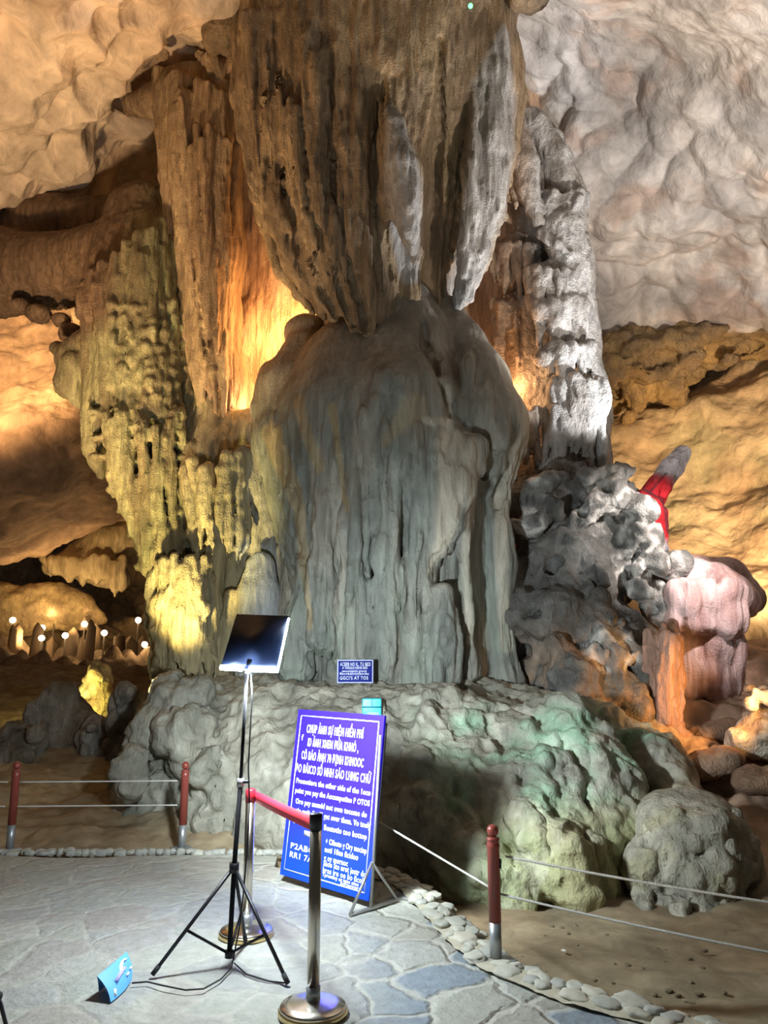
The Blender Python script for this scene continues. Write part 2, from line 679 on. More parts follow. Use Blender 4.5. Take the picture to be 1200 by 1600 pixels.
def flutes(v, s=9.0, zs=0.12, warp=0.4, off=0.0):
    q = v.copy()
    q[:, 0] += warp * 0.15 * noise(v * 1.3 + off)
    q = q * np.array((s, s, s * zs), np.float32) + off
    return np.abs(noise(q)) * 2 - 0.6



# ------------------------------------------------------------------ cave shell
def catmull(ctrl, n):
    ctrl = np.asarray(ctrl, np.float32)
    m = len(ctrl)
    t = np.linspace(0, m - 1, n)
    i = np.clip(np.floor(t).astype(int), 0, m - 2)
    f = (t - i).reshape((-1,) + (1,) * (ctrl.ndim - 1))
    g = lambda k: ctrl[np.clip(k, 0, m - 1)]
    p0, p1, p2, p3 = g(i - 1), g(i), g(i + 1), g(i + 2)
    return 0.5 * (2 * p1 + (p2 - p0) * f + (2 * p0 - 5 * p1 + 4 * p2 - p3) * f ** 2 + (3 * p1 - p0 - 3 * p2 + p3) * f ** 3)


def sheet(name, rows, nu, nv, mat, disp, colfn, kind='structure', parent=None, flip=False):
    """rows of control points -> smooth displaced sheet"""
    c = np.array([[tuple(p) for p in r] for r in rows], np.float32)
    g = catmull(c, nv)
    g = np.swapaxes(catmull(np.swapaxes(g, 0, 1), nu), 0, 1)
    du = np.gradient(g, axis=1)
    dv = np.gradient(g, axis=0)
    nrm = np.cross(du, dv).reshape(-1, 3)
    nrm /= np.linalg.norm(nrm, axis=1)[:, None] + 1e-9
    v = g.reshape(-1, 3)
    eye = np.array((0, 0, EYE))
    s = np.sign(((eye - v) * nrm).sum(1)).mean()
    nrm *= 1 if s > 0 else -1
    v2 = v + nrm * disp(v)[:, None]
    a = (np.arange(nv - 1)[:, None] * nu + np.arange(nu - 1)[None]).ravel()
    f = np.stack([a, a + 1, a + nu + 1, a + nu], 1)
    if s < 0: f = f[:, ::-1]
    o = np_mesh(name, v2, f, mat, colfn(v, nrm), parent)
    if kind: o['kind'] = kind
    return o


def scallops(v, s, amp):
    q = v + 0.35 * np.stack([noise(v * 0.6 + 3), noise(v * 0.6 + 9), noise(v * 0.6 + 15)], 1)
    f = worley(q * s)
    return amp * (0.75 * smooth(0.05, 0.8, f) - 0.35)


def ceil_disp(v):
    left = 1 - smooth(-1.5, 1.5, v[:, 0])
    big = 0.55 * fbm(v * 0.28, 3) + 0.10 * fbm(v * 1.1, 4)
    sl = scallops(v, 0.8, 0.50) + scallops(v + 5, 1.4, 0.45) + 0.05 * fbm(v * 3.5, 3)
    # right: cauliflower bubbles, lower right only, smoother towards the top
    q = v + 0.3 * np.stack([noise(v + 3), noise(v + 9), noise(v + 15)], 1)
    f = worley(q * 1.8)
    low = smooth(9.0, 11.5, v[:, 1]) * 0.75 + smooth(5.0, 6.5, v[:, 0]) * 0.5 + 0.15
    sr = 0.30 * np.clip(low, 0, 1) * (0.6 - f ** 2)
    return big + left * sl + (1 - left) * sr


def ceil_col(v, n):
    a = fbm(v * 0.5 + 4, 4)
    c = mixc((0.62, 0.50, 0.38), (0.50, 0.38, 0.28), smooth(-0.5, 0.7, a))
    c2 = mixc((0.66, 0.60, 0.54), (0.50, 0.47, 0.45), smooth(-0.5, 0.6, a))
    c2 = mixc((0.60, 0.44, 0.38), c2 / 1.0, smooth(-0.6, 0.1, fbm(v * 0.8 + 30, 3))) if False else c2
    r = smooth(-1.0, 1.5, v[:, 0])
    c = c * (1 - r)[:, None] + c2 * r[:, None]
    rust = smooth(0.15, 0.7, fbm(v * 0.9 + 21, 4))[:, None] * 0.5
    return c * (1 - rust) + np.array((0.46, 0.30, 0.22)) * rust


sheet('ceiling', [
    [P(-500, -330, 5.0), P(0, -330, 5.0), P(300, -330, 7.0), P(600, -330, 9.5), P(900, -330, 6.5), P(1200, -330, 5.0), P(1700, -330, 4.6)],
    [P(-500, -60, 7.2), P(0, -60, 7.3), P(300, -60, 8.8), P(600, -60, 11.5), P(900, -60, 8.2), P(1200, -60, 7.0), P(1700, -60, 6.0)],
    [P(-500, 130, 8.8), P(0, 130, 9.0), P(250, 130, 11.4), P(600, 130, 12.6), P(900, 130, 11.4), P(1200, 130, 9.0), P(1700, 130, 7.4)],
    [P(-500, 240, 10.6), P(0, 235, 10.6), P(250, 200, 12.0), P(600, 280, 14.0), P(900, 320, 12.3), P(1200, 300, 11.0), P(1700, 300, 8.8)],
    [P(-500, 330, 12.4), P(0, 315, 12.6), P(250, 260, 13.2), P(600, 380, 15.0), P(900, 460, 14.2), P(1200, 420, 12.8), P(1700, 430, 9.8)],
    [P(-500, 345, 13.2), P(0, 330, 13.4), P(250, 285, 13.6), P(600, 420, 15.0), P(900, 545, 15.2), P(1200, 505, 13.8), P(1700, 520, 10.5)],
    [P(-500, 340, 14.4), P(0, 330, 14.6), P(250, 300, 14.5), P(600, 390, 16.2), P(900, 520, 16.2), P(1200, 480, 15.0), P(1700, 500, 12.0)],
], 560, 420, M_CEIL, ceil_disp, ceil_col)


def wall_disp(v):
    f = worley((v + 0.5 * np.stack([noise(v * .5 + 3), noise(v * .5 + 9), noise(v * .5 + 15)], 1)) * np.array((.55, .55, 1.1)))
    return 0.55 * fbm(v * np.array((0.3, 0.3, 0.4)), 3) - 0.25 * f ** 2 + 0.12 * fbm(v * np.array((1.2, 1.2, 1.6)), 4)


def wall_col(v, n):
    a = smooth(-0.6, 0.6, fbm(v * 0.5 + 8, 4))
    c = mixc((0.62, 0.50, 0.33), (0.46, 0.32, 0.20), a)
    g = smooth(0.2, 0.7, fbm(v * 0.6 + 40, 3))[:, None] * 0.5
    return c * (1 - g) + np.array((0.36, 0.36, 0.22)) * g


sheet('wall_right', [
    [P(800, 430, 18.5), P(950, 430, 18.0), P(1100, 430, 17.2), P(1250, 430, 15.5), P(1700, 430, 11.5)],
    [P(800, 590, 17.0), P(950, 580, 16.6), P(1100, 570, 16.2), P(1250, 560, 14.6), P(1700, 560, 10.8)],
    [P(800, 720, 16.0), P(950, 720, 15.6), P(1100, 720, 15.0), P(1250, 720, 13.8), P(1700, 720, 10.4)],
    [P(800, 860, 15.6), P(950, 860, 15.0), P(1100, 850, 14.0), P(1250, 845, 12.8), P(1700, 850, 10.0)],
    [P(800, 960, 15.4), P(950, 960, 14.6), P(1100, 960, 13.6), P(1250, 930, 12.4), P(1700, 950, 9.6)],
    [P(800, 1120, 15.2), P(950, 1120, 14.6), P(1100, 1120, 13.8), P(1250, 1120, 12.6), P(1700, 1150, 9.2)],
], 300, 300, M_CEIL, wall_disp, wall_col)

# dark broken alcoves and hanging lumps under the lip of the right ceiling
fd = Field((3.6, 12.2, 5.0), (9.8, 16.6, 9.4), 0.055)
fd.chain([(915, 560, 15.0, 30), (980, 548, 14.9, 26), (1050, 535, 14.8, 24), (1120, 520, 14.6, 22), (1190, 508, 14.3, 24), (1280, 500, 13.6, 30)], k=0.3, sy=1.6)
rnd = random.Random(5)
for i in range(80):
    x = rnd.uniform(915, 1240)
    yb = 566 - (x - 930) * 0.17
    fd.blob(x, yb + rnd.uniform(-14, 26), rnd.uniform(14.2, 15.3), rnd.uniform(10, 40), rnd.uniform(4, 12), k=0.22, tilt=rnd.uniform(-.5, .5))
for i in range(50):
    x = rnd.uniform(915, 1080)
    fd.blob(x, rnd.uniform(575, 690) - (x - 915) * 0.55, rnd.uniform(15.0, 15.8), rnd.uniform(6, 26), rnd.uniform(5, 20), k=0.2, tilt=rnd.uniform(-.8, .8))
for x, y, rx, rz in [(1035, 560, 34, 20), (1150, 535, 50, 16), (990, 590, 14, 12), (1100, 590, 20, 8)]:
    fd.blob(x, y, 14.0, rx, rz, rx * 1.2, k=0.08, cut=True)
alc = fd.mesh('ceiling_ledge', M_ROUGH, lambda v, n: mixc(C_OCHRE * 0.75, C_BROWN, smooth(-0.4, 0.5, fbm(v * 1.2, 3))),
              disp=lambda v, n: 0.14 * fbm(v * 2.0, 4) + 0.06 * fbm(v * 6.0, 3))
tag(alc, 'ragged brown rock lip hanging under the pale ceiling at the right edge', 'rock ledge')

sheet('wall_back', [
    [P(120, 250, 19.5), P(400, 250, 19), P(700, 250, 19), P(1000, 250, 19.5)],
    [P(120, 520, 18.8), P(400, 520, 18.5), P(700, 520, 18.5), P(1000, 520, 18.5)],
    [P(260, 800, 18), P(400, 800, 17.5), P(700, 800, 17.5), P(1000, 800, 17)],
    [P(260, 1130, 17.5), P(400, 1130, 17), P(700, 1130, 17), P(1000, 1130, 16.5)],
], 120, 120, M_CEIL, wall_disp, wall_col)

sheet('wall_left', [
    [P(-600, 300, 17.0), P(-200, 300, 19.0), P(0, 300, 20.0), P(160, 300, 20.5), P(330, 300, 20.5)],
    [P(-600, 480, 16.0), P(-200, 480, 18.0), P(0, 480, 19.0), P(160, 470, 19.6), P(330, 460, 19.6)],
    [P(-600, 620, 15.0), P(-200, 620, 16.8), P(0, 620, 17.6), P(160, 590, 18.2), P(330, 560, 18.6)],
    [P(-600, 760, 14.2), P(-200, 760, 15.8), P(0, 738, 16.4), P(160, 670, 17.4), P(330, 640, 18.4)],
    [P(-600, 790, 14.6), P(-200, 795, 16.4), P(0, 790, 17.4), P(160, 740, 18.6), P(330, 700, 19.6)],
    [P(-600, 900, 18.0), P(-200, 905, 20.0), P(0, 880, 21.6), P(160, 838, 22.4), P(330, 800, 23.0)],
    [P(-600, 880, 20.0), P(-200, 880, 22.4), P(0, 862, 24.4), P(160, 820, 25.0), P(330, 780, 26.0)],
], 260, 320, M_CEIL, wall_disp, lambda v, n: mixc((0.60, 0.42, 0.27), (0.42, 0.28, 0.19), smooth(-0.6, 0.6, fbm(v * 0.5 + 8, 4))))


def far_disp(v):
    return 0.7 * fbm(v * np.array((0.4, 0.4, 0.5)), 4) + 0.25 * flutes(v, 2.0, 0.3)


sheet('ground', [
    [P(-500, 780, 30), P(-100, 780, 31), P(150, 740, 31), P(420, 740, 30)],
    [P(-500, 900, 29), P(-100, 900, 30), P(150, 900, 30), P(420, 900, 29)],
    [P(-500, 960, 27), P(-100, 960, 27.5), P(150, 960, 28), P(420, 960, 28)],
    [P(-500, 1010, 24), P(-100, 1010, 24.5), P(150, 1010, 25.5), P(420, 1010, 26)],
    [P(-500, 1045, 19), P(-100, 1045, 19), P(150, 1040, 20), P(420, 1040, 22)],
    [P(-500, 1100, 15), P(-100, 1100, 15), P(150, 1100, 15.5), P(420, 1100, 17)],
], 260, 260, M_ROUGH, far_disp, lambda v, n: mixc((0.42, 0.30, 0.18), (0.28, 0.19, 0.12), smooth(-0.6, 0.6, fbm(v * 0.5 + 8, 4))))


# ground of bare dirt around the paving
def ground_z(x, y):
    z = -0.27 + 0 * x
    z = z + 0.25 * smooth(1.0, -2.0, -x * -1.0 * -1.0) * 0
    left = smooth(0.2, -1.6, x) if False else 1 - smooth(-1.6, 0.4, x)
    z = z + left * 0.24
    z = z + left * 0.16 * np.maximum(0, y - 7.3)
    right = 1 - left
    z = z + right * (1.35 * smooth(7.0, 11.5, y) + 0.12 * np.maximum(0, y - 11))
    z = z + right * smooth(2.4, 4.2, x) * (0.5 * smooth(5.8, 8.0, y))
    return z


gx = np.linspace(-9, 8, 360)
gy = np.linspace(0.6, 17, 360)
GX, GY = np.meshgrid(gx, gy)
GX, GY = GX.ravel(), GY.ravel()
gp = np.stack([GX, GY, 0 * GX], 1)
rough = smooth(6.0, 8.5, GY)
GZ = ground_z(GX, GY) + 0.035 * fbm(gp * 1.6, 3) * (1 + rough) + 0.012 * fbm(gp * 7, 3) * (1 + 2 * rough) \
    + rough * smooth(1.5, 3.0, GX) * (0.22 * fbm(gp * np.array((0.9, 1.5, 1)), 4))
inside = (GX < 0.9) & (GY < 7.0)
GZ = np.where(inside, np.minimum(GZ, -0.12), GZ)
a = (np.arange(359)[:, None] * 360 + np.arange(359)[None]).ravel()
ground_f = np.stack([a, a + 1, a + 361, a + 360], 1)
gv = np.stack([GX, GY, GZ], 1)
gcol = mixc((0.34, 0.28, 0.18), (0.27, 0.20, 0.12), smooth(-0.5, 0.6, fbm(gp * 0.9, 4)))
rr = (smooth(2.0, 3.2, GX) * smooth(6.5, 8.0, GY))[:, None]
gcol = gcol * (1 - rr) + np.array((0.44, 0.29, 0.20)) * rr
g = np_mesh('ground', gv, ground_f, M_DIRT, gcol)
g['kind'] = 'structure'

# ------------------------------------------------------------------ the great pillar
H = 0.028
pillar = empty('cave_pillar', P(600, 1060, 10.0))
tag(pillar, 'huge flowstone pillar joining the cave ceiling to a rock mound, hung with long fluted curtains', 'cave pillar')
pil_parts = []


def part(fd, name, mat, colfn, disp=None, label=None, root=None):
    o = fd.mesh(name, mat, colfn, None, disp)
    root = root or pillar
    o.parent = root
    o.matrix_parent_inverse = Matrix.Translation(-Vector(root.location)) if root.rotation_euler.z == 0 else root.matrix_world.inverted()
    if label: o['label'] = label
    return o


def d_flow(amp_f=0.028, amp_n=0.06, s=8.0, zs=0.10, off=0.0):
    def f(v, n):
        side = 1 - np.clip(n[:, 2], 0, 1) * 0.8
        return side * (amp_f * flutes(v, s, zs, off=off) + 0.5 * amp_f * flutes(v, s * 2.3, zs, off=off + 7)) + amp_n * fbm(v * np.array((1.6, 1.6, 0.9), np.float32) + off, 4)
    return f


# --- backing mass and recess walls
fd = Field((-4.6, 10.3, -0.2), (4.2, 13.4, 12.0), H * 1.25)
fd.chain([(560, -160, 12.4, 190), (560, 200, 12.6, 190), (560, 600, 12.8, 200), (570, 1050, 12.8, 240)], k=0.2, sy=0.8)
fd.chain([(440, -60, 12.3, 70), (420, 300, 12.2, 75), (420, 640, 12.1, 70), (420, 1050, 12.0, 90)], k=0.2)
fd.chain([(740, -60, 12.3, 90), (780, 300, 12.6, 80), (790, 640, 12.5, 80), (800, 1050, 12.3, 120)], k=0.2)
fd.strands([(355, 150), (352, 640)], [(520, 150), (520, 620)], 11.75, 16, 13, depth=0.25, k=0.03, taper=0.9, seed=4, wob=4)
fd.strands([(745, 280), (750, 620)], [(860, 280), (870, 620)], 12.0, 14, 11, depth=0.2, k=0.03, taper=0.8, seed=9, wob=3)
for x, y, rx, rz in [(385, 520, 20, 60), (422, 580, 16, 46), (428, 640, 14, 26), (452, 500, 17, 60), (385, 640, 20, 60), (370, 420, 14, 90), (405, 330, 12, 90)]:
    fd.blob(x, y, 11.45, rx, rz, k=0.06)
part(fd, 'recess_wall', M_FLOW, lambda v, n: mixc((0.66, 0.46, 0.32), (0.50, 0.33, 0.21), smooth(-0.4, 0.5, fbm(v * (2, 2, .6), 3))), d_flow(0.02, 0.04))

# --- upper fluted shaft
fd = Field((-3.2, 7.6, 5.2), (3.4, 11.9, 12.6), H)
fd.chain([(590, -170, 10.4, 235), (590, 0, 10.3, 215), (590, 160, 10.3, 190), (585, 300, 10.3, 160), (592, 420, 10.15, 112), (608, 500, 10.1, 88), (620, 570, 10.1, 70)], k=0.2, sy=0.75)
fd.strands([(362, -120), (372, 150), (398, 300), (440, 420), (508, 508)], [(640, -120), (640, 150), (635, 300), (625, 420), (618, 540)], 9.75, 26, 17, depth=0.72, k=0.06, taper=0.62, jit=0.05, seed=21, wob=4)
fd.strands([(375, -120), (385, 150), (410, 300), (455, 420), (515, 495)], [(560, -120), (560, 150), (560, 300), (560, 420), (570, 500)], 9.35, 16, 9, depth=0.5, k=0.03, taper=0.5, jit=0.3, seed=22, start=(0.2, 0.5), wob=4)
# left ridge
fd.chain([(378, -120, 9.9, 22), (380, 60, 9.9, 16), (388, 200, 9.95, 14), (398, 300, 10.0, 11), (428, 400, 10.1, 8)], k=0.05)
# middle smooth bellies and valley
fd.chain([(660, -120, 9.9, 60), (655, 150, 9.8, 52), (640, 330, 9.75, 42), (640, 480, 9.7, 30), (650, 540, 9.7, 24)], k=0.12)
fd.chain([(560, 60, 9.2, 30), (545, 240, 9.1, 34), (560, 380, 9.2, 28), (570, 490, 9.4, 16)], k=0.10)
# projecting fin in the middle that catches the light
fd.chain([(606, 150, 9.15, 5), (618, 210, 8.95, 22), (630, 270, 8.85, 30), (634, 330, 8.9, 24), (640, 370, 8.95, 15), (648, 410, 9.1, 4)], k=0.04, sy=1.5)
fd.chain([(598, 230, 9.0, 12), (600, 300, 9.0, 12), (606, 350, 9.1, 5)], k=0.03)
# right rib
fd.chain([(735, -140, 10.0, 70), (755, 40, 9.9, 50), (768, 140, 9.7, 38), (764, 240, 9.6, 36), (756, 320, 9.6, 34), (742, 400, 9.6, 27), (722, 465, 9.7, 17), (708, 490, 9.75, 6)], k=0.08, sy=1.1)
fd.chain([(745, 150, 9.45, 14), (735, 260, 9.35, 15), (738, 340, 9.35, 12), (725, 430, 9.45, 8)], k=0.04)
fd.chain([(790, 60, 9.9, 22), (805, 150, 10.0, 18), (800, 230, 10.0, 14), (790, 290, 10.1, 7)], k=0.04)
# deep crease left of the rib, finer furrows in the flutes
fd.line([(688, 60, 4), (686, 200, 8), (682, 330, 10), (674, 430, 12), (672, 530, 12)], k=0.05, cut=True, sy=2.0)
fd.line([(425, 60, 4), (432, 250, 6), (470, 380, 7), (530, 500, 6)], k=0.03, cut=True, sy=1.5)
fd.line([(470, 180, 3), (480, 320, 6), (520, 420, 7), (552, 505, 6)], k=0.03, cut=True, sy=1.5)
fd.line([(520, 120, 3), (522, 300, 6), (548, 420, 6), (572, 510, 5)], k=0.03, cut=True, sy=1.5)
fd.line([(582, 200, 4), (584, 330, 7), (592, 430, 6), (600, 510, 4)], k=0.03, cut=True, sy=1.5)
fd.drips((375, -20, 640, 440), 110, 4.5, 190, k=0.02, seed=31, out=0.65, slant=0.08)
fd.drips((700, 100, 790, 400), 90, 5, 24, k=0.015, seed=32, out=0.8)
part(fd, 'fluted_shaft', M_FLOW, lambda v, n: mixc(mixc((0.24, 0.17, 0.105), (0.35, 0.25, 0.145), smooth(-0.3, 0.5, fbm(v * (2.2, 2.2, .4) + 3, 4))), (0.44, 0.42, 0.40), np.maximum(streak(v, [(785, 60, 9.5, 12), (775, 140, 9.4, 44), (765, 300, 9.4, 44), (715, 485, 9.5, 30)]), streak(v, [(612, 180, 8.9, 14), (630, 290, 8.8, 38), (640, 400, 8.9, 20)])) * 0.9), d_flow(0.04, 0.05, s=7, zs=0.09))  # rib and fin paler: their side-lit look is put into the colour

# --- central dome and its foot
fd = Field((-2.3, 7.6, 0.5), (2.6, 11.6, 7.0), H)
fd.chain([(580, 610, 10.1, 120), (590, 690, 10.0, 168), (596, 760, 10.0, 166), (605, 830, 10.05, 156), (616, 920, 10.1, 148), (626, 1000, 10.1, 152), (635, 1100, 10.2, 172)], k=0.25, sy=0.85)
fd.blob(590, 600, 10.05, 112, 84, 100, k=0.3)
fd.chain([(620, 500, 10.1, 70), (640, 560, 9.9, 78)], k=0.2)
fd.blob(480, 522, 10.5, 36, 30, k=0.12)
fd.chain([(475, 550, 10.3, 34), (450, 610, 10.1, 46), (440, 690, 9.9, 42), (460, 760, 9.8, 34)], k=0.15)
fd.chain([(425, 585, 10.2, 22), (412, 640, 10.1, 20), (422, 700, 10.0, 24)], k=0.08)
fd.chain([(540, 550, 9.7, 44), (515, 640, 9.3, 46), (510, 720, 9.2, 34)], k=0.2)
# broad rounded forehead, then the right shoulder that narrows upwards to the rib
fd.chain([(620, 580, 9.6, 66), (628, 640, 9.25, 80), (610, 720, 9.2, 86)], k=0.2)
fd.chain([(700, 480, 9.95, 18), (718, 540, 9.85, 40), (738, 600, 9.75, 58), (752, 665, 9.65, 70), (742, 730, 9.65, 62), (724, 790, 9.75, 44)], k=0.10)
fd.chain([(790, 620, 9.95, 20), (806, 680, 9.85, 20), (806, 705, 9.85, 16), (790, 745, 9.85, 12), (777, 780, 9.85, 15), (776, 810, 9.9, 18)], k=0.05)
fd.line([(662, 500, 6), (668, 545, 9), (688, 580, 9), (704, 630, 8), (714, 680, 4)], k=0.06, cut=True, sy=2.0)
# brow edges, lids and little drips
fd.line([(662, 575, 3), (690, 605, 5), (702, 640, 6), (706, 680, 4)], k=0.02, out=0.0)
fd.line([(668, 590, 2), (664, 620, 4), (668, 655, 5), (684, 664, 6), (698, 655, 4)], k=0.02)
fd.line([(722, 676, 5), (736, 672, 6), (744, 700, 5), (748, 725, 3)], k=0.02)
fd.line([(680, 690, 5), (664, 700, 6), (660, 745, 5), (659, 775, 2)], k=0.015)
# cape of flowstone from the brow down to a point
fd.chain([(700, 700, 8.95, 36), (704, 760, 8.82, 36), (698, 810, 8.82, 28), (686, 850, 8.86, 16), (672, 890, 8.93, 6)], k=0.12, sy=0.8)
fd.chain([(740, 700, 8.95, 24), (728, 760, 8.9, 20), (730, 860, 8.95, 16), (734, 980, 9.0, 14), (732, 1050, 9.05, 16)], k=0.05)
fd.chain([(655, 720, 8.75, 20), (662, 790, 8.8, 20), (650, 900, 8.9, 26), (640, 1000, 8.95, 30), (640, 1070, 9.0, 34)], k=0.08)
# right leg with a dark slot beside it
fd.chain([(806, 705, 9.7, 12), (788, 765, 9.6, 14), (776, 820, 9.5, 20), (782, 880, 9.5, 22), (778, 940, 9.5, 20), (782, 1010, 9.5, 22), (790, 1070, 9.5, 30)], k=0.05)
fd.line([(766, 730, 3), (750, 755, 6), (744, 800, 9), (746, 880, 9), (748, 950, 7), (748, 1010, 4)], k=0.04, cut=True, sy=2.5)
fd.line([(800, 730, 4), (786, 760, 9), (776, 790, 6)], k=0.03, cut=True, sy=1.5)
# hanging spikes along the left edge
for pts in [[(432, 660, 9.85, 13), (440, 740, 9.7, 11), (462, 800, 9.6, 9), (478, 880, 9.55, 8), (486, 960, 9.6, 6)],
            [(470, 640, 9.5, 16), (470, 720, 9.4, 14), (476, 790, 9.35, 8), (480, 830, 9.4, 3)],
            [(520, 640, 9.0, 11), (530, 700, 8.9, 10), (537, 750, 8.85, 6), (543, 790, 8.9, 2)],
            [(500, 690, 9.0, 15), (505, 780, 8.95, 15), (500, 880, 9.0, 18), (505, 1000, 9.1, 26)],
            [(560, 720, 8.8, 22), (560, 820, 8.75, 22), (552, 920, 8.8, 24), (555, 1040, 8.85, 34)],
            [(605, 740, 8.7, 18), (606, 850, 8.7, 18), (610, 950, 8.8, 22), (600, 1050, 8.85, 30)],
            [(463, 1040, 9.3, 30), (470, 960, 9.3, 22), (476, 890, 9.3, 14)],
            [(690, 930, 8.8, 20), (694, 1010, 8.8, 24), (690, 1060, 8.85, 30)]]:
    fd.chain(pts, k=0.06)
fd.drips((430, 620, 660, 900), 190, 5, 80, k=0.02, seed=41, out=0.5)
fd.line([(560, 700, 3), (566, 760, 6), (570, 860, 6), (575, 960, 3)], k=0.03, cut=True)
fd.line([(612, 690, 2), (614, 780, 6), (608, 880, 4)], k=0.03, cut=True)
fd.line([(488, 880, 2), (486, 960, 5), (490, 1040, 4)], k=0.03, cut=True)
fd.drips((470, 860, 720, 1020), 80, 7, 80, k=0.03, seed=42, out=0.35)
fd.drips((560, 540, 800, 680), 26, 9, 50, k=0.05, seed=43, out=0.2)


def dome_col(v, n):
    c = mixc((0.25, 0.265, 0.235), (0.35, 0.33, 0.275), smooth(-0.4, 0.6, fbm(v * (1.8, 1.8, .45) + 9, 4)))
    och = np.maximum.reduce([streak(v, [(518, 640, 8.9, 10), (543, 800, 8.8, 4)]), streak(v, [(425, 680, 9.6, 22), (470, 800, 9.4, 14), (486, 980, 9.2, 8)]),
                             streak(v, [(470, 640, 9.4, 14), (500, 740, 9.1, 8)]), 0.6 * streak(v, [(650, 640, 8.7, 30), (600, 700, 8.7, 10)])])
    c = mixc(c, (0.46, 0.36, 0.20), och * 0.75)
    pale = np.maximum.reduce([streak(v, [(705, 700, 8.8, 34), (706, 770, 8.8, 30), (690, 840, 8.8, 16), (670, 892, 8.8, 4)]), streak(v, [(738, 700, 8.9, 18), (728, 860, 8.9, 9), (732, 1000, 8.9, 8)]),
                              streak(v, [(786, 790, 9.3, 16), (786, 900, 9.3, 14), (792, 1010, 9.3, 14)]), streak(v, [(780, 560, 9.5, 12), (822, 680, 9.6, 20), (778, 790, 9.6, 18)]),
                              streak(v, [(700, 600, 8.8, 6), (706, 680, 8.8, 8)]), streak(v, [(668, 660, 8.7, 8), (698, 660, 8.7, 8)]), streak(v, [(720, 675, 8.8, 6), (740, 675, 8.8, 6)])])
    c = mixc(c, (0.60, 0.54, 0.43), pale * 0.8)
    br = smooth(4.4, 5.4, v[:, 2]) * 0.7 * (1 - pale)
    c = mixc(c, (0.24, 0.195, 0.15), br)
    gr = smooth(0.0, 0.6, fbm(v * (2, 2, .9) + 71, 3)) * (1 - smooth(1.9, 3.2, v[:, 2])) * 0.45
    return mixc(c, (0.30, 0.36, 0.29), gr)


def dome_disp(v, n):
    low = 1 - smooth(4.0, 5.2, v[:, 2])
    base = d_flow(0.03, 0.05, s=9, zs=0.09, off=3.0)(v, n)
    return base * (0.25 + 0.75 * low)


part(fd, 'rounded_dome', M_SMOOTH, dome_col, dome_disp)

# --- left curtain C1: tall warm flutes
fd = Field((-4.4, 8.2, 1.0), (-1.2, 12.6, 11.0), H)
fd.chain([(320, 40, 11.2, 60), (318, 150, 11.0, 62), (318, 400, 11.0, 60), (325, 600, 11.0, 52), (340, 700, 10.9, 46)], k=0.2, sy=0.6)
fd.strands([(252, 110), (262, 300), (285, 520), (300, 700)], [(372, 100), (366, 300), (358, 500), (365, 640)], 10.85, 15, 11, depth=0.5, k=0.04, taper=0.7, jit=0.2, seed=51, start=(0, 0.1), wob=3)
fd.strands([(258, 150), (268, 300), (300, 520), (312, 620)], [(362, 150), (356, 300), (350, 480), (355, 560)], 10.5, 12, 7, depth=0.3, k=0.02, taper=0.8, jit=0.2, seed=52, start=(0.0, 0.2), wob=3)
# shaggy head of the curtain
for i in range(26):
    r_ = random.Random(600 + i)
    fd.blob(r_.uniform(245, 380), r_.uniform(60, 180), r_.uniform(10.4, 10.9), r_.uniform(9, 22), r_.uniform(12, 34), k=0.05)
fd.chain([(250, 20, 10.6, 60), (310, 60, 10.8, 50), (350, 20, 10.8, 60), (300, -70, 10.4, 90)], k=0.15)
fd.chain([(205, 165, 11.4, 16), (240, 160, 11.1, 24), (270, 150, 10.9, 26)], k=0.1)
fd.drips((256, 130, 366, 600), 44, 4, 170, k=0.02, seed=53, out=0.7)
part(fd, 'tall_curtain', M_FLOW, lambda v, n: mixc((0.46, 0.33, 0.20), (0.30, 0.20, 0.12), smooth(-0.3, 0.45, fbm(v * (3, 3, .35) + 5, 4))), d_flow(0.022, 0.03, s=10))

# --- left curtain C2: mossy hanging mass
fd = Field((-8.6, 8.2, 0.6), (-1.4, 13.6, 10.4), H)
fd.chain([(215, 330, 11.2, 50), (205, 430, 11.0, 66), (205, 540, 10.9, 70), (215, 640, 10.8, 64), (230, 740, 10.7, 48), (258, 850, 10.6, 28), (268, 960, 10.5, 32), (280, 1050, 10.4, 46)], k=0.2, sy=0.6)
fd.strands([(136, 420), (130, 560), (140, 700), (150, 745)], [(262, 330), (285, 520), (296, 640), (300, 700)], 10.75, 17, 11, depth=0.55, k=0.03, taper=0.7, jit=0.2, seed=61, wob=3)
fd.strands([(150, 640), (168, 760), (205, 830), (230, 930)], [(285, 640), (290, 760), (292, 860), (290, 960)], 10.35, 10, 9, depth=0.3, k=0.03, taper=0.7, jit=0.3, seed=62, wob=3)
fd.chain([(150, 560, 10.7, 20), (146, 640, 10.6, 22), (148, 700, 10.6, 19), (158, 742, 10.6, 8)], k=0.04)
fd.chain([(118, 575, 10.8, 26), (108, 600, 10.8, 22), (125, 630, 10.8, 10)], k=0.06)
fd.chain([(90, 545, 11.0, 12), (110, 560, 10.9, 24), (135, 540, 10.9, 26)], k=0.06)
# shingled mossy lobes
fd.drips((140, 350, 300, 520), 60, 5, 120, k=0.02, seed=64, out=0.7)
fd.drips((140, 540, 290, 760), 50, 6, 90, k=0.02, seed=63, out=0.7)
r_ = random.Random(65)
for row in range(11):
    for c_ in range(7):
        x = 175 + c_ * 19 + row * 4 + r_.uniform(-6, 6)
        y = 478 + row * 20 + r_.uniform(-7, 7)
        if x > 305: continue
        Ys = fd.surf(x, y, 8.5, 11.5)
        if Ys is None: continue
        fd.chain([(x, y - 18, Ys + 0.05, 3), (x, y + 2, Ys + 0.01, 8 * r_.uniform(0.8, 1.2)), (x + 1, y + 14, Ys + 0.01, 5)], k=0.015)
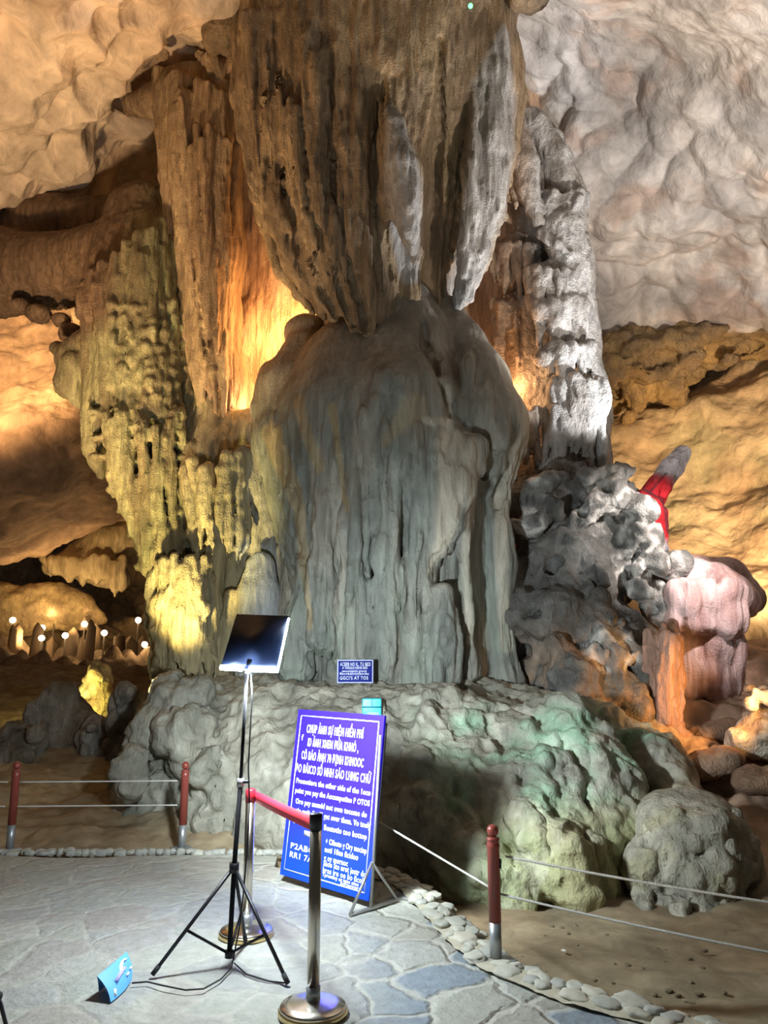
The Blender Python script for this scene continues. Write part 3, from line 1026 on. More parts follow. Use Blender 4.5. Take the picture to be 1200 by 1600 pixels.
# ledges of the lower tail
for y, x0, x1 in [(650, 150, 280), (690, 150, 285), (720, 150, 290), (770, 180, 290), (800, 195, 290), (840, 210, 290), (880, 222, 288)]:
    for q in range(7):
        x = x0 + (x1 - x0) * q / 6
        fd.blob(x, y + r_.uniform(-6, 6), 10.28, 14, 7, k=0.05)
# dark brown roof ledge running off to the left
fd.chain([(250, 380, 11.2, 50), (160, 410, 11.6, 52), (80, 425, 12.0, 54), (0, 425, 12.2, 64), (-140, 430, 12.2, 80)], k=0.15, sy=1.1)
fd.chain([(240, 335, 11.6, 30), (165, 345, 12.1, 36), (60, 350, 12.5, 52), (-20, 350, 12.7, 56), (-150, 352, 12.9, 60)], k=0.15, sy=0.8)
fd.drips((10, 400, 150, 470), 40, 8, 34, k=0.03, seed=66, out=0.6)
for x, y, r0 in [(60, 490, 20), (95, 500, 16), (112, 520, 20), (30, 478, 16)]:
    fd.blob(x, y, 11.6, r0, r0 * 0.7, k=0.06)
fd.drips((140, 430, 300, 760), 60, 4, 60, k=0.015, seed=67, out=0.7)
fd.drips((225, 800, 300, 1030), 60, 5, 30, k=0.015, seed=68, out=0.6)


def c2_col(v, n):
    c = mixc((0.34, 0.32, 0.17), (0.24, 0.20, 0.11), smooth(-0.35, 0.45, fbm(v * (2.6, 2.6, .5) + 5, 4)))
    led = smooth(-3.3, -3.9, v[:, 0]) if False else (1 - smooth(-4.1, -3.4, v[:, 0])) * smooth(5.9, 6.5, v[:, 2])
    c = mixc(c, (0.20, 0.13, 0.08), led)
    low = 1 - smooth(2.2, 3.2, v[:, 2])
    return mixc(c, (0.46, 0.38, 0.20), low * 0.8)


part(fd, 'mossy_curtain', M_FLOW, c2_col, d_flow(0.025, 0.03, s=11, zs=0.12))

# --- draperies C3, lower left foot and the niche
fd = Field((-3.4, 7.8, 0.6), (-0.9, 11.6, 6.2), H)
fd.chain([(325, 640, 10.7, 36), (330, 720, 10.6, 50), (345, 790, 10.6, 46), (320, 870, 10.6, 34), (300, 960, 10.5, 46), (300, 1060, 10.4, 56)], k=0.12, sy=0.7)
fd.chain([(400, 690, 10.7, 55), (400, 780, 10.8, 60), (395, 880, 11.1, 70), (400, 1060, 11.1, 80)], k=0.15, sy=0.6)
fd.strands([(288, 720), (296, 770), (300, 840), (305, 870)], [(385, 700), (388, 760), (384, 830), (378, 885)], 10.2, 9, 11, depth=0.4, k=0.03, taper=0.35, jit=0.25, seed=71, wob=3)
fd.chain([(298, 700, 10.3, 12), (288, 740, 10.2, 10), (294, 790, 10.15, 9), (306, 840, 10.1, 9), (312, 900, 10.1, 9), (322, 960, 10.1, 8), (330, 1020, 10.1, 9)], k=0.03)
fd.strands([(385, 690), (388, 760), (398, 820), (400, 850)], [(455, 690), (458, 760), (462, 820), (470, 870)], 10.35, 6, 14, depth=0.3, k=0.05, taper=0.4, jit=0.2, seed=72, wob=3)
fd.strands([(235, 880), (240, 960), (252, 1050)], [(334, 850), (332, 940), (336, 1060)], 10.2, 13, 9, depth=0.4, k=0.02, taper=1.0, jit=0.05, seed=73, wob=5)
for q_ in range(60):
    r_ = random.Random(760 + q_)
    x_, y_ = r_.uniform(238, 335), r_.uniform(880, 1040)
    fd.blob(x_, y_, (fd.surf(x_, y_) or 10.1) + .04, r_.uniform(4, 9), r_.uniform(5, 14), k=0.02)
# arched niche with a pale slab standing in it
fd.chain([(404, 900, 9.7, 36), (402, 960, 9.6, 50), (402, 1030, 9.5, 54)], k=0.05, sy=1.2, cut=True)
fd.chain([(406, 884, 10.35, 22), (404, 930, 10.3, 34), (406, 1000, 10.25, 40), (408, 1075, 10.2, 44)], k=0.02, sy=0.5)
fd.chain([(362, 930, 10.35, 10), (352, 1000, 10.3, 12), (345, 1070, 10.3, 16)], k=0.04)
fd.chain([(450, 860, 10.2, 16), (456, 930, 10.1, 18), (452, 1000, 10.0, 22), (455, 1070, 9.9, 30)], k=0.06)
# thin fallen straw beside the lamp
fd.chain([(322, 1015, 9.9, 4), (338, 1030, 9.85, 3.5), (336, 1060, 9.8, 3.5), (330, 1085, 9.8, 4.5)], k=0.01)
fd.drips((290, 700, 450, 850), 50, 5, 40, k=0.015, seed=74, out=0.6)
fd.drips((240, 880, 335, 1030), 70, 6, 26, k=0.02, seed=75, out=0.7)


def c3_col(v, n):
    c = mixc((0.50, 0.42, 0.24), (0.34, 0.29, 0.18), smooth(-0.35, 0.45, fbm(v * (3, 3, .5) + 5, 4)))
    gx_ = smooth(-2.1, -1.7, v[:, 0])
    c = mixc(c, (0.34, 0.33, 0.29), gx_ * 0.8)
    sl = streak(v, [(406, 870, 10.2, 34), (406, 960, 10.2, 46), (406, 1070, 10.2, 50)])
    return mixc(c, (0.48, 0.50, 0.50), sl * 0.85)


part(fd, 'yellow_drapery', M_FLOW, c3_col, d_flow(0.018, 0.03, s=10, zs=0.2))

# --- right side column
fd = Field((1.1, 9.0, 2.4), (4.1, 13.2, 10.5), H)
fd.chain([(800, 60, 12.0, 40), (830, 200, 11.9, 45), (850, 320, 11.9, 62), (858, 420, 11.9, 66), (860, 520, 11.8, 72), (868, 640, 11.6, 80), (870, 760, 11.4, 86)], k=0.2, sy=0.8)
fd.chain([(810, 160, 11.2, 12), (840, 200, 11.2, 22), (868, 250, 11.2, 26), (892, 310, 11.2, 24)], k=0.07)
fd.chain([(805, 190, 11.0, 16), (820, 260, 10.9, 24), (828, 300, 10.9, 18), (840, 345, 10.9, 10)], k=0.05)
fd.chain([(880, 360, 11.0, 34), (898, 430, 11.0, 26), (900, 510, 11.0, 20), (906, 560, 11.0, 12)], k=0.05)
# tiers of ragged skirts
for (x0, x1, y0, y1, Yc, n_, r0, sd) in [(848, 915, 300, 380, 10.95, 8, 9, 1), (825, 912, 420, 500, 10.85, 12, 7, 2), (838, 915, 470, 560, 10.85, 9, 9, 3),
                                         (850, 925, 540, 610, 10.75, 9, 9, 4), (862, 942, 590, 700, 10.7, 11, 8, 5), (780, 850, 260, 340, 11.1, 9, 6, 6),
                                         (770, 845, 380, 500, 11.3, 11, 7, 7), (770, 850, 470, 600, 11.3, 11, 8, 8), (810, 940, 640, 750, 10.75, 12, 10, 9)]:
    fd.chain([(x0 + 12, y0 + 10, Yc + 0.3, 14), ((x0 + x1) / 2, y0, Yc + 0.2, 16), (x1 - 14, y0 + 8, Yc + 0.3, 14)], k=0.05)
    fd.strands([(x0, y0), (x0 - 2, y1 - 12)], [(x1, y0), (x1 + 2, y1)], Yc + 0.05, n_, r0, depth=0.15, k=0.02, taper=0.4, jit=0.45, seed=80 + sd, start=(0, 0.1), wob=2)
fd.blob(845, 487, 10.75, 14, 16, k=0.04)
fd.blob(868, 500, 10.75, 14, 18, k=0.04)
fd.blob(850, 560, 10.7, 18, 16, k=0.05)
fd.blob(905, 640, 10.85, 34, 40, k=0.08)
fd.chain([(846, 365, 10.9, 8), (872, 382, 10.7, 8), (890, 400, 10.7, 6)], k=0.03)
fd.chain([(880, 350, 10.7, 4), (892, 330, 10.75, 5), (905, 310, 10.8, 7)], k=0.03)
fd.drips((770, 220, 935, 720), 150, 4, 44, k=0.012, seed=90, out=0.8)


def side_col(v, n):
    c = mixc((0.50, 0.48, 0.46), (0.34, 0.31, 0.28), smooth(-0.35, 0.45, fbm(v * (3, 3, .8) + 5, 4)))
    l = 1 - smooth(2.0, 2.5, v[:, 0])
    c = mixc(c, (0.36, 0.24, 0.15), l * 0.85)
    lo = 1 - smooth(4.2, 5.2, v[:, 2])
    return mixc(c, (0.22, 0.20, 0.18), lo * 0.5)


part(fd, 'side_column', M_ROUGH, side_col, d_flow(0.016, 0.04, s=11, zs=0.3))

# --- dark hole and lumps where the pillar meets the ceiling
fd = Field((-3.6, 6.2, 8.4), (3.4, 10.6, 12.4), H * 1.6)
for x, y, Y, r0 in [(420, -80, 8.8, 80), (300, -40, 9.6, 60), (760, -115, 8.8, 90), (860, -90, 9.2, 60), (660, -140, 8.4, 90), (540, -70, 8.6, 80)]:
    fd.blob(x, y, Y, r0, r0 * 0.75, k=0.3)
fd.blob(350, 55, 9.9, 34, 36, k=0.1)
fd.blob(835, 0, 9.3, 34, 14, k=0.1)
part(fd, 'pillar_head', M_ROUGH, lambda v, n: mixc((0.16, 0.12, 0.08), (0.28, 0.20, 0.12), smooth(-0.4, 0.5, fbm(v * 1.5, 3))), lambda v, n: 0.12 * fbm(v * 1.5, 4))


# ------------------------------------------------------------------ rocks standing by themselves
def rock(fd, name, mat, colfn, disp, label, cat, group=None):
    o = fd.mesh(name, mat, colfn, None, disp)
    return tag(o, label, cat, group)


def d_rough(a=0.06, b=0.02, off=0.0):
    return lambda v, n: a * fbm(v * 1.7 + off, 4) + b * (1 - np.abs(noise(v * 5.5 + off)) * 2) + b * 0.6 * noise(v * 14 + off)


def d_crag(a=0.06, b=0.05, c=0.02, off=0.0):
    return lambda v, n: a * fbm(v * 1.5 + off, 3) + b * (0.5 - np.abs(noise(v * 2.6 + off)) * 2) + c * (0.5 - np.abs(noise(v * (7, 7, 5) + off)) * 2) + 0.5 * c * noise(v * 14 + off)


# broad rock mound that carries the pillar
fd = Field((-4.2, 5.9, -0.7), (3.9, 11.2, 2.2), H)
fd.chain([(330, 1175, 8.9, 84), (440, 1185, 8.7, 98), (560, 1190, 8.5, 104), (700, 1198, 8.3, 108), (820, 1215, 8.1, 100)], k=0.3, sy=1.1)
fd.chain([(300, 1150, 9.6, 84), (450, 1150, 9.6, 84), (640, 1150, 9.5, 84), (800, 1160, 9.3, 84)], k=0.2, sy=1.2)
fd.chain([(240, 1210, 9.0, 60), (270, 1290, 8.6, 80), (300, 1380, 8.4, 80)], k=0.2)
fd.chain([(400, 1275, 8.2, 116), (560, 1285, 7.9, 116), (700, 1295, 7.6, 120), (830, 1315, 7.4, 110), (860, 1345, 7.2, 88)], k=0.3)
fd.chain([(360, 1360, 8.2, 80), (560, 1380, 7.9, 90), (720, 1390, 7.5, 100), (860, 1400, 7.3, 70)], k=0.3)
fd.chain([(640, 1120, 9.3, 56), (760, 1126, 9.2, 56), (860, 1140, 9.0, 50), (940, 1150, 8.7, 46), (1010, 1190, 8.3, 44), (1050, 1240, 8.0, 40)], k=0.2, sy=1.5)
fd.chain([(880, 1150, 8.0, 60), (930, 1220, 7.6, 60), (950, 1300, 7.2, 50), (925, 1380, 6.9, 34)], k=0.15)
fd.chain([(920, 1180, 7.5, 22), (955, 1260, 7.1, 18), (948, 1330, 6.9, 14)], k=0.08)
fd.chain([(1000, 1160, 9.0, 40), (1080, 1190, 8.8, 34), (1160, 1220, 8.6, 30)], k=0.2)
# left: stacked grey lumps on the flank
for x, y, Y, rx, rz in [(265, 1110, 8.5, 34, 40), (300, 1085, 8.5, 30, 26), (235, 1150, 8.4, 30, 34), (205, 1200, 8.0, 28, 30), (205, 1230, 7.9, 24, 22),
                        (330, 1190, 7.7, 24, 30), (260, 1080, 8.7, 26, 26), (290, 1150, 8.2, 40, 40), (315, 1205, 7.6, 12, 20)]:
    fd.blob(x, y, Y, rx, rz, k=0.09)
# lower toe behind the right bollard
fd.chain([(830, 1290, 6.75, 30), (870, 1350, 6.6, 46), (900, 1400, 6.5, 30)], k=0.12)
fd.chain([(700, 1310, 6.9, 40), (740, 1370, 6.7, 46), (800, 1400, 6.55, 40)], k=0.15)
# slots and folds across the face
fd.line([(560, 1085, 2), (700, 1100, 5), (800, 1108, 5), (900, 1150, 3)], k=0.04, cut=True)
fd.line([(760, 1110, 3), (800, 1200, 6), (850, 1290, 6), (880, 1390, 4)], k=0.04, cut=True)
fd.line([(860, 1130, 3), (900, 1200, 6), (930, 1300, 6)], k=0.04, cut=True)
fd.line([(480, 1090, 3), (540, 1110, 6), (620, 1106, 3)], k=0.04, cut=True)
fd.line([(330, 1120, 3), (360, 1220, 7), (352, 1320, 5)], k=0.04, cut=True)
fd.line([(320, 1280, 3), (345, 1270, 6), (338, 1300, 5)], k=0.02, cut=True)
for i in range(60):
    r_ = random.Random(1000 + i)
    x, y = r_.uniform(560, 960), r_.uniform(1080, 1400)
    Ys = fd.surf(x, y)
    if Ys: fd.blob(x, y, Ys + .06, r_.uniform(8, 28), r_.uniform(6, 18), k=0.06, tilt=-.6)
fd.drips((560, 1090, 960, 1380), 110, 7, 46, k=0.04, seed=101, out=0.5, slant=0.35)
fd.drips((180, 1070, 340, 1280), 60, 8, 26, k=0.03, seed=102, out=0.6)


def mound_col(v, n):
    c = mixc((0.38, 0.365, 0.295), (0.27, 0.265, 0.215), smooth(-0.5, 0.5, fbm(v * 1.6 + 5, 4)))
    al = smooth(-0.2, 0.45, fbm(v * (1.3, 1.3, 1.8) + 91, 4)) * smooth(0.1, 0.9, v[:, 0]) * (1 - smooth(2.6, 3.2, v[:, 0])) * (1 - smooth(1.0, 1.4, v[:, 2]))
    c = mixc(c, (0.27, 0.47, 0.32), al * 0.75)
    lo = (1 - smooth(0.1, 0.6, v[:, 2])) * 0.8
    c = mixc(c, (0.40, 0.37, 0.18), lo * smooth(0.3, 1.2, v[:, 0]))
    r = smooth(2.6, 3.3, v[:, 0])
    c = mixc(c, (0.36, 0.24, 0.16), r * 0.9)
    wh = smooth(0.25, 0.6, fbm(v * 3 + 61, 4)) * 0.35
    return mixc(c, (0.6, 0.58, 0.5), wh)


MOUND = fd
rock(fd, 'rock_mound', M_MOUND, mound_col, lambda v, n: d_rough(0.08, 0.02)(v, n) + d_crag(0.0, 0.05, 0.022, 4.0)(v, n) + 0.02 * (np.abs(noise(v @ np.array([[1, 0, -.5], [0, 1, 0], [.9, 0, 1]], np.float32) * (4, 4, 1.5))) * 2 - .5),
     'broad grey-green rock mound under the pillar, behind the large blue notice board', 'rock mound')

# knobbly boulder at the right behind the ropes
fd = Field((1.5, 5.2, -0.6), (4.0, 8.0, 1.5), H * 0.8)
for x, y, Y, rx, rz in [(1075, 1330, 6.9, 82, 76), (1060, 1290, 7.0, 70, 52), (1130, 1330, 7.0, 52, 66), (1010, 1360, 6.8, 38, 50), (1085, 1262, 7.1, 40, 22),
                        (1090, 1400, 6.9, 70, 60), (1060, 1450, 6.5, 70, 36), (1110, 1450, 6.5, 50, 40), (1010, 1440, 6.6, 40, 24), (1160, 1370, 7.0, 26, 40)]:
    fd.blob(x, y, Y, rx, rz, k=0.10)
for x, y, rx, rz, tl in [(1040, 1428, 26, 9, .2), (1092, 1432, 26, 8, -.2), (1052, 1352, 9, 22, .3), (1072, 1336, 14, 7, 0), (1124, 1398, 8, 26, .2), (1100, 1330, 18, 6, .5), (1010, 1405, 6, 20, 0), (1150, 1350, 7, 18, 0)]:
    fd.blob(x, y, fd.surf(x, y) + 0.04, rx, rz, rx, k=0.04, cut=True, tilt=tl)
for pts in [[(1060, 1340, 14), (1058, 1390, 12), (1060, 1440, 9)], [(1090, 1380, 24), (1098, 1400, 16), (1100, 1410, 6)], [(1130, 1380, 12), (1140, 1410, 8), (1146, 1425, 4)],
            [(1110, 1290, 22), (1150, 1300, 16), (1162, 1335, 7)], [(1000, 1380, 10), (1008, 1430, 12)]]:
    fd.chain([(x, y, (fd.surf(x, y) or 6.4) + 0.03, r0) for x, y, r0 in pts], k=0.04)
for i in range(90):
    r_ = random.Random(1200 + i)
    x, y = r_.uniform(995, 1180), r_.uniform(1270, 1480)
    Ys = fd.surf(x, y)
    if Ys: fd.blob(x, y, Ys + .03, r_.uniform(5, 13), r_.uniform(5, 14), k=0.02)
fd.drips((1000, 1300, 1180, 1440), 50, 7, 30, k=0.03, seed=111, out=0.7)
rock(fd, 'boulder', M_ROUGH, lambda v, n: mixc(mixc((0.46, 0.43, 0.34), (0.33, 0.31, 0.25), smooth(-0.4, 0.5, fbm(v * 3, 4))), (0.46, 0.42, 0.22), smooth(0.0, 0.5, fbm(v * 2.2 + 9, 3)) * 0.5),
     d_rough(0.05, 0.014, 3.0), 'knobbly boulder full of hollows behind the two white ropes at right', 'boulder')

# dark rock shelf right of the pillar with bleached knobs
fd = Field((1.0, 7.6, 0.2), (4.6, 11.6, 4.6), H * 0.9)
fd.chain([(820, 800, 10.6, 50), (880, 790, 10.6, 58), (940, 800, 10.6, 52), (950, 870, 10.5, 60), (890, 900, 10.3, 80), (830, 930, 10.2, 60), (880, 1000, 10.0, 90), (960, 1040, 9.8, 70), (900, 1100, 9.7, 80)], k=0.25, sy=0.8)
fd.chain([(780, 835, 10.0, 16), (830, 815, 9.9, 22), (860, 790, 9.9, 18)], k=0.05)
fd.chain([(825, 780, 10.0, 20), (850, 752, 9.95, 14), (880, 745, 9.95, 10)], k=0.05)
fd.chain([(905, 815, 9.9, 16), (930, 790, 9.85, 20), (960, 770, 9.9, 26), (975, 745, 10.0, 20)], k=0.05)
fd.chain([(985, 770, 9.9, 18), (1000, 800, 9.85, 22), (992, 840, 9.85, 16), (984, 870, 9.9, 6)], k=0.05)
fd.chain([(920, 745, 10.0, 14), (960, 745, 10.0, 16)], k=0.06)
for x, y, Y, rx, rz in [(1015, 850, 9.9, 24, 34), (1020, 880, 9.7, 22, 22), (1003, 890, 9.7, 18, 20), (1050, 880, 9.9, 30, 20), (1010, 920, 9.75, 30, 18), (1032, 950, 9.8, 24, 24), (975, 860, 10, 14, 40)]:
    fd.blob(x, y, Y, rx, rz, k=0.05)
fd.drips((790, 860, 960, 960), 60, 9, 46, k=0.03, seed=121, out=0.6)
# lower step with cream lumps
fd.chain([(800, 960, 9.7, 40), (860, 970, 9.5, 40), (930, 980, 9.4, 30), (970, 1000, 9.3, 24)], k=0.15)
fd.chain([(870, 1010, 9.1, 20), (900, 1060, 9.0, 26), (895, 1090, 8.95, 14)], k=0.06)
fd.chain([(950, 990, 9.1, 14), (968, 1020, 9.05, 14), (960, 1050, 9.0, 12), (965, 1070, 9.0, 7)], k=0.03)
for i in range(16):
    r_ = random.Random(i + 130)
    fd.blob(r_.uniform(930, 985), r_.uniform(965, 1040), r_.uniform(9.0, 9.2), r_.uniform(5, 10), r_.uniform(6, 12), k=0.02)
fd.chain([(985, 1010, 9.2, 16), (1000, 1040, 9.1, 12), (1010, 1075, 9.0, 10), (1018, 1110, 9.0, 8)], k=0.04)
fd.chain([(965, 1080, 9.1, 34), (990, 1110, 9.0, 30), (1010, 1135, 8.95, 16)], k=0.08)
fd.chain([(905, 1080, 9.2, 60), (960, 1110, 9.1, 40)], k=0.2)


for i in range(22):
    r_ = random.Random(1400 + i)
    x, y = r_.uniform(790, 1040), r_.uniform(750, 1130)
    Ys = fd.surf(x, y)
    if Ys: fd.blob(x, y, Ys + r_.uniform(.02, .08), r_.uniform(7, 20), r_.uniform(7, 20), k=0.05, cut=(i % 2 == 0), tilt=r_.uniform(-.8, .8))


def shelf_col(v, n):
    c = mixc((0.19, 0.185, 0.17), (0.12, 0.115, 0.105), smooth(-0.4, 0.5, fbm(v * 2.4, 4)))
    pale = np.zeros(len(v))
    for x, y, Y, r0 in [(960, 770, 9.9, 62), (1000, 810, 9.9, 46), (1015, 890, 9.8, 60), (830, 815, 9.9, 30), (850, 760, 9.95, 30), (1040, 930, 9.6, 50), (955, 1010, 9.1, 52), (930, 800, 9.9, 36)]:
        p = np.array(P(x, y, Y))
        m = r0 * mpp(x, y, Y)
        d = np.linalg.norm(v - p + 0.12 * np.stack([noise(v * 5), noise(v * 5 + 9), noise(v * 5 + 20)], 1), axis=1)
        pale = np.maximum(pale, 1 - smooth(m * 0.65, m * 1.05, d))
    veins = 1 - smooth(0.05, 0.32, np.abs(noise(v * 3.2 + 3) + 0.35 * noise(v * 9)))
    c = mixc(c, (0.78, 0.74, 0.68), pale * (0.22 + 0.78 * veins))
    o = smooth(1.0, 1.6, v[:, 0]) * (1 - smooth(1.3, 2.2, v[:, 2])) * smooth(-0.2, 0.4, fbm(v * 2 + 77, 3))
    return mixc(c, (0.50, 0.33, 0.21), o * 0.7)


rock(fd, 'rock_shelf', M_ROUGH, shelf_col, d_crag(0.07, 0.075, 0.028, 8), 'dark rock shelf with bleached white crusts to the right of the pillar foot', 'rock shelf')

# orange fluted stalagmite
fd = Field((2.4, 8.0, 0.2), (4.3, 9.8, 3.2), H * 0.7)
fd.chain([(1050, 975, 9.1, 8), (1046, 1000, 9.0, 18), (1044, 1060, 9.0, 25), (1040, 1120, 8.95, 22), (1040, 1165, 8.9, 20)], k=0.08)
fd.chain([(1012, 990, 9.05, 8), (1018, 1020, 9.0, 12), (1012, 1045, 9.0, 9), (1022, 1080, 9.0, 8), (1026, 1130, 8.95, 10)], k=0.04)
fd.strands([(1034, 975), (1022, 1150)], [(1064, 975), (1062, 1150)], 8.92, 7, 6, depth=0.14, k=0.02, taper=0.9, seed=141, wob=2)
fd.drips((1005, 985, 1070, 1140), 70, 4, 20, k=0.012, seed=142, out=0.8)
fd.chain([(1060, 1150, 8.9, 16), (1085, 1165, 8.9, 12)], k=0.05)
rock(fd, 'stalagmite', M_FLOW, lambda v, n: mixc((0.58, 0.36, 0.27), (0.46, 0.27, 0.19), smooth(-0.4, 0.5, fbm(v * (5, 5, 1.5), 3))), d_flow(0.012, 0.02, s=14, zs=0.3),
     'orange fluted stalagmite between the dark shelf and the pink bulging flowstone', 'stalagmite')

# pink bulging flowstone in two tiers
fd = Field((2.9, 8.8, 0.6), (5.5, 11.0, 3.4), H * 0.8)
fd.chain([(1080, 905, 9.9, 22), (1110, 915, 9.9, 36), (1140, 930, 9.95, 34), (1160, 940, 10.1, 28)], k=0.12)
fd.strands([(1045, 905), (1046, 985)], [(1165, 915), (1160, 992)], 9.7, 10, 13, depth=0.18, k=0.035, taper=0.95, jit=0.06, seed=151, wob=1)
fd.chain([(1060, 960, 9.8, 20), (1110, 975, 9.75, 24), (1142, 972, 9.75, 22)], k=0.08)
fd.chain([(1085, 1000, 10.1, 26), (1120, 1010, 10.1, 40), (1115, 1060, 10.1, 38), (1100, 1100, 10.1, 34)], k=0.12)
fd.strands([(1062, 995), (1062, 1090)], [(1158, 1000), (1146, 1110)], 9.95, 9, 15, depth=0.18, k=0.05, taper=0.7, jit=0.25, seed=152, wob=2)
fd.blob(1082, 885, 9.9, 26, 14, k=0.05)
fd.chain([(1085, 890, 10.3, 24), (1140, 900, 10.4, 26), (1172, 935, 10.4, 24)], k=0.1)
fd.chain([(1100, 1100, 10.3, 40), (1100, 1150, 10.3, 50)], k=0.1)
rock(fd, 'bulging_flowstone', M_SMOOTH, lambda v, n: mixc(mixc((0.68, 0.50, 0.47), (0.52, 0.33, 0.30), smooth(-0.3, 0.4, fbm(v * (4, 4, 1.0), 3))), (0.70, 0.72, 0.50), smooth(3.0, 3.3, v[:, 2] + 0.3 * fbm(v * 3, 3)) * 0.7), d_flow(0.01, 0.02, s=9),
     'pink bulging flowstone in two tiers like a curtain at the right edge', 'flowstone')

# small pale crusted rock at the right edge
fd = Field((3.6, 7.0, 0.2), (5.2, 8.8, 2.0), H * 0.8)
r_ = random.Random(160)
for i in range(22):
    fd.blob(r_.uniform(1165, 1225), r_.uniform(1075, 1150), r_.uniform(8.2, 8.5), r_.uniform(7, 18), r_.uniform(7, 16), k=0.02)
fd.chain([(1150, 1160, 8.4, 24), (1190, 1150, 8.5, 34), (1230, 1140, 8.6, 50)], k=0.08)
rock(fd, 'crusted_rock', M_ROUGH, lambda v, n: mixc((0.74, 0.66, 0.52), (0.44, 0.32, 0.22), smooth(-0.2, 0.5, fbm(v * 3, 4))), d_rough(0.03, 0.015),
     'small cream crusted rock low at the right edge of the cave', 'rock')

# long tumbled rubble slope on the right
r_ = random.Random(170)
for i, (x, y, z0, rx, rz, lab) in enumerate([
        (1150, 1140, 9.4, 60, 16, 'flat rust-brown rock lying below the small cream crusted rock'),
        (1120, 1190, 8.3, 52, 20, 'long brown rock ridge behind the knobbly boulder, nearest the mound'),
        (1190, 1215, 7.9, 40, 16, 'brown rock at the right edge just above the knobbly boulder'),
        (1090, 1150, 9.2, 26, 12, 'small rust rock at the foot of the orange stalagmite')]):
    p = P(x, y, z0)
    fd = Field((p.x - .9, p.y - .7, p.z - .5), (p.x + .9, p.y + .7, p.z + .45), H)
    for q in range(7):
        fd.blob(x + r_.uniform(-.6, .6) * rx, y + r_.uniform(-.5, .5) * rz + 4, z0 + r_.uniform(-.15, .15), rx * r_.uniform(.4, .6), rz * r_.uniform(.7, 1.0), k=0.08)
    rock(fd, 'rock', M_ROUGH, lambda v, n: mixc((0.44, 0.29, 0.20), (0.30, 0.19, 0.12), smooth(-0.4, 0.5, fbm(v * 2.5, 4))), d_rough(0.05, 0.014, i * 3.0), lab, 'rock')

# leaning rock spire, the red floodlight on its waist painted into the colour
fd = Field((3.2, 9.6, 2.6), (5.4, 11.4, 5.4), H * 0.6)
fd.chain([(1067, 709, 10.4, 14), (1050, 730, 10.4, 18), (1032, 757, 10.4, 18), (1020, 775, 10.4, 20), (1014, 800, 10.4, 22), (1018, 830, 10.4, 22), (1020, 880, 10.4, 24), (1030, 960, 10.4, 30)], k=0.03)
fd.chain([(1040, 762, 10.25, 8), (1034, 774, 10.25, 8)], k=0.03)
fd.chain([(1006, 772, 10.3, 10), (1022, 785, 10.22, 9), (1034, 800, 10.3, 9), (1036, 840, 10.3, 8)], k=0.02)


def spire_col(v, n):
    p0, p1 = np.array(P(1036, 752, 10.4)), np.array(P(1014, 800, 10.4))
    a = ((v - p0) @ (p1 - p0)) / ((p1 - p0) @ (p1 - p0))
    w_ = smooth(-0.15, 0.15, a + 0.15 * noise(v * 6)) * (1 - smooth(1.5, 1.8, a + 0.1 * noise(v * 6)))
    c = mixc((0.70, 0.64, 0.66), (0.46, 0.42, 0.42), smooth(-0.2, 0.4, noise(v * 9)))  # tip kept pale in the colour, in place of side light
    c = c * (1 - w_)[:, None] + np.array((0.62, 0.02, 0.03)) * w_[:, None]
    band = np.maximum(streak(v, [(1000, 768, 10.4, 5), (1030, 790, 10.4, 5), (1036, 835, 10.4, 4)], wob=0.02), streak(v, [(1006, 775, 10.4, 3), (1036, 745, 10.4, 2)], wob=0.02))
    return mixc(c, (0.10, 0.02, 0.03), band * 0.85)


rock(fd, 'leaning_spire', M_ROUGH, spire_col, lambda v, n: 0.02 * fbm(v * 5, 3), 'finger-shaped rock spire leaning right with red light painted around its waist', 'rock spire')

# distant left side: grey boulders, dark slope, lit stalagmite
for i, (x, y, Y, rx, rz, lab) in enumerate([
        (95, 1130, 10.8, 66, 66, 'large grey rounded boulder in the dim left background'),
        (30, 1160, 10.2, 46, 44, 'grey boulder at the left edge behind the far-left red bollard'),
        (200, 1120, 10.2, 40, 62, 'grey-brown boulder standing between the lit yellow stalagmite and the mound'),
        (150, 1160, 10.4, 36, 40, 'low brownish boulder just below the lit yellow stalagmite')]):
    p = P(x, y, Y)
    fd = Field((p.x - 1.1, p.y - 1.0, p.z - 1.1), (p.x + 1.1, p.y + 1.0, p.z + 0.9), H)
    r_ = random.Random(180 + i)
    fd.blob(x, y + 12, Y, rx * .8, rz * .85, k=0.1)
    for q in range(16):
        a_ = r_.uniform(0, 6.28)
        fd.blob(x + math.cos(a_) * rx * .6, y + math.sin(a_) * rz * .6, Y - 0.2 + r_.uniform(-.15, .15), rx * r_.uniform(.2, .38), rz * r_.uniform(.2, .4), k=0.05)
    fd.blob(x, y + rz * 1.2, Y, rx * .9, rz * .6, k=0.15)
    rock(fd, 'boulder', M_ROUGH, lambda v, n: mixc((0.34, 0.31, 0.26), (0.22, 0.18, 0.13), smooth(-0.4, 0.5, fbm(v * 2.5 + 4, 4))), d_rough(0.06, 0.014, i * 5.0), lab, 'boulder')

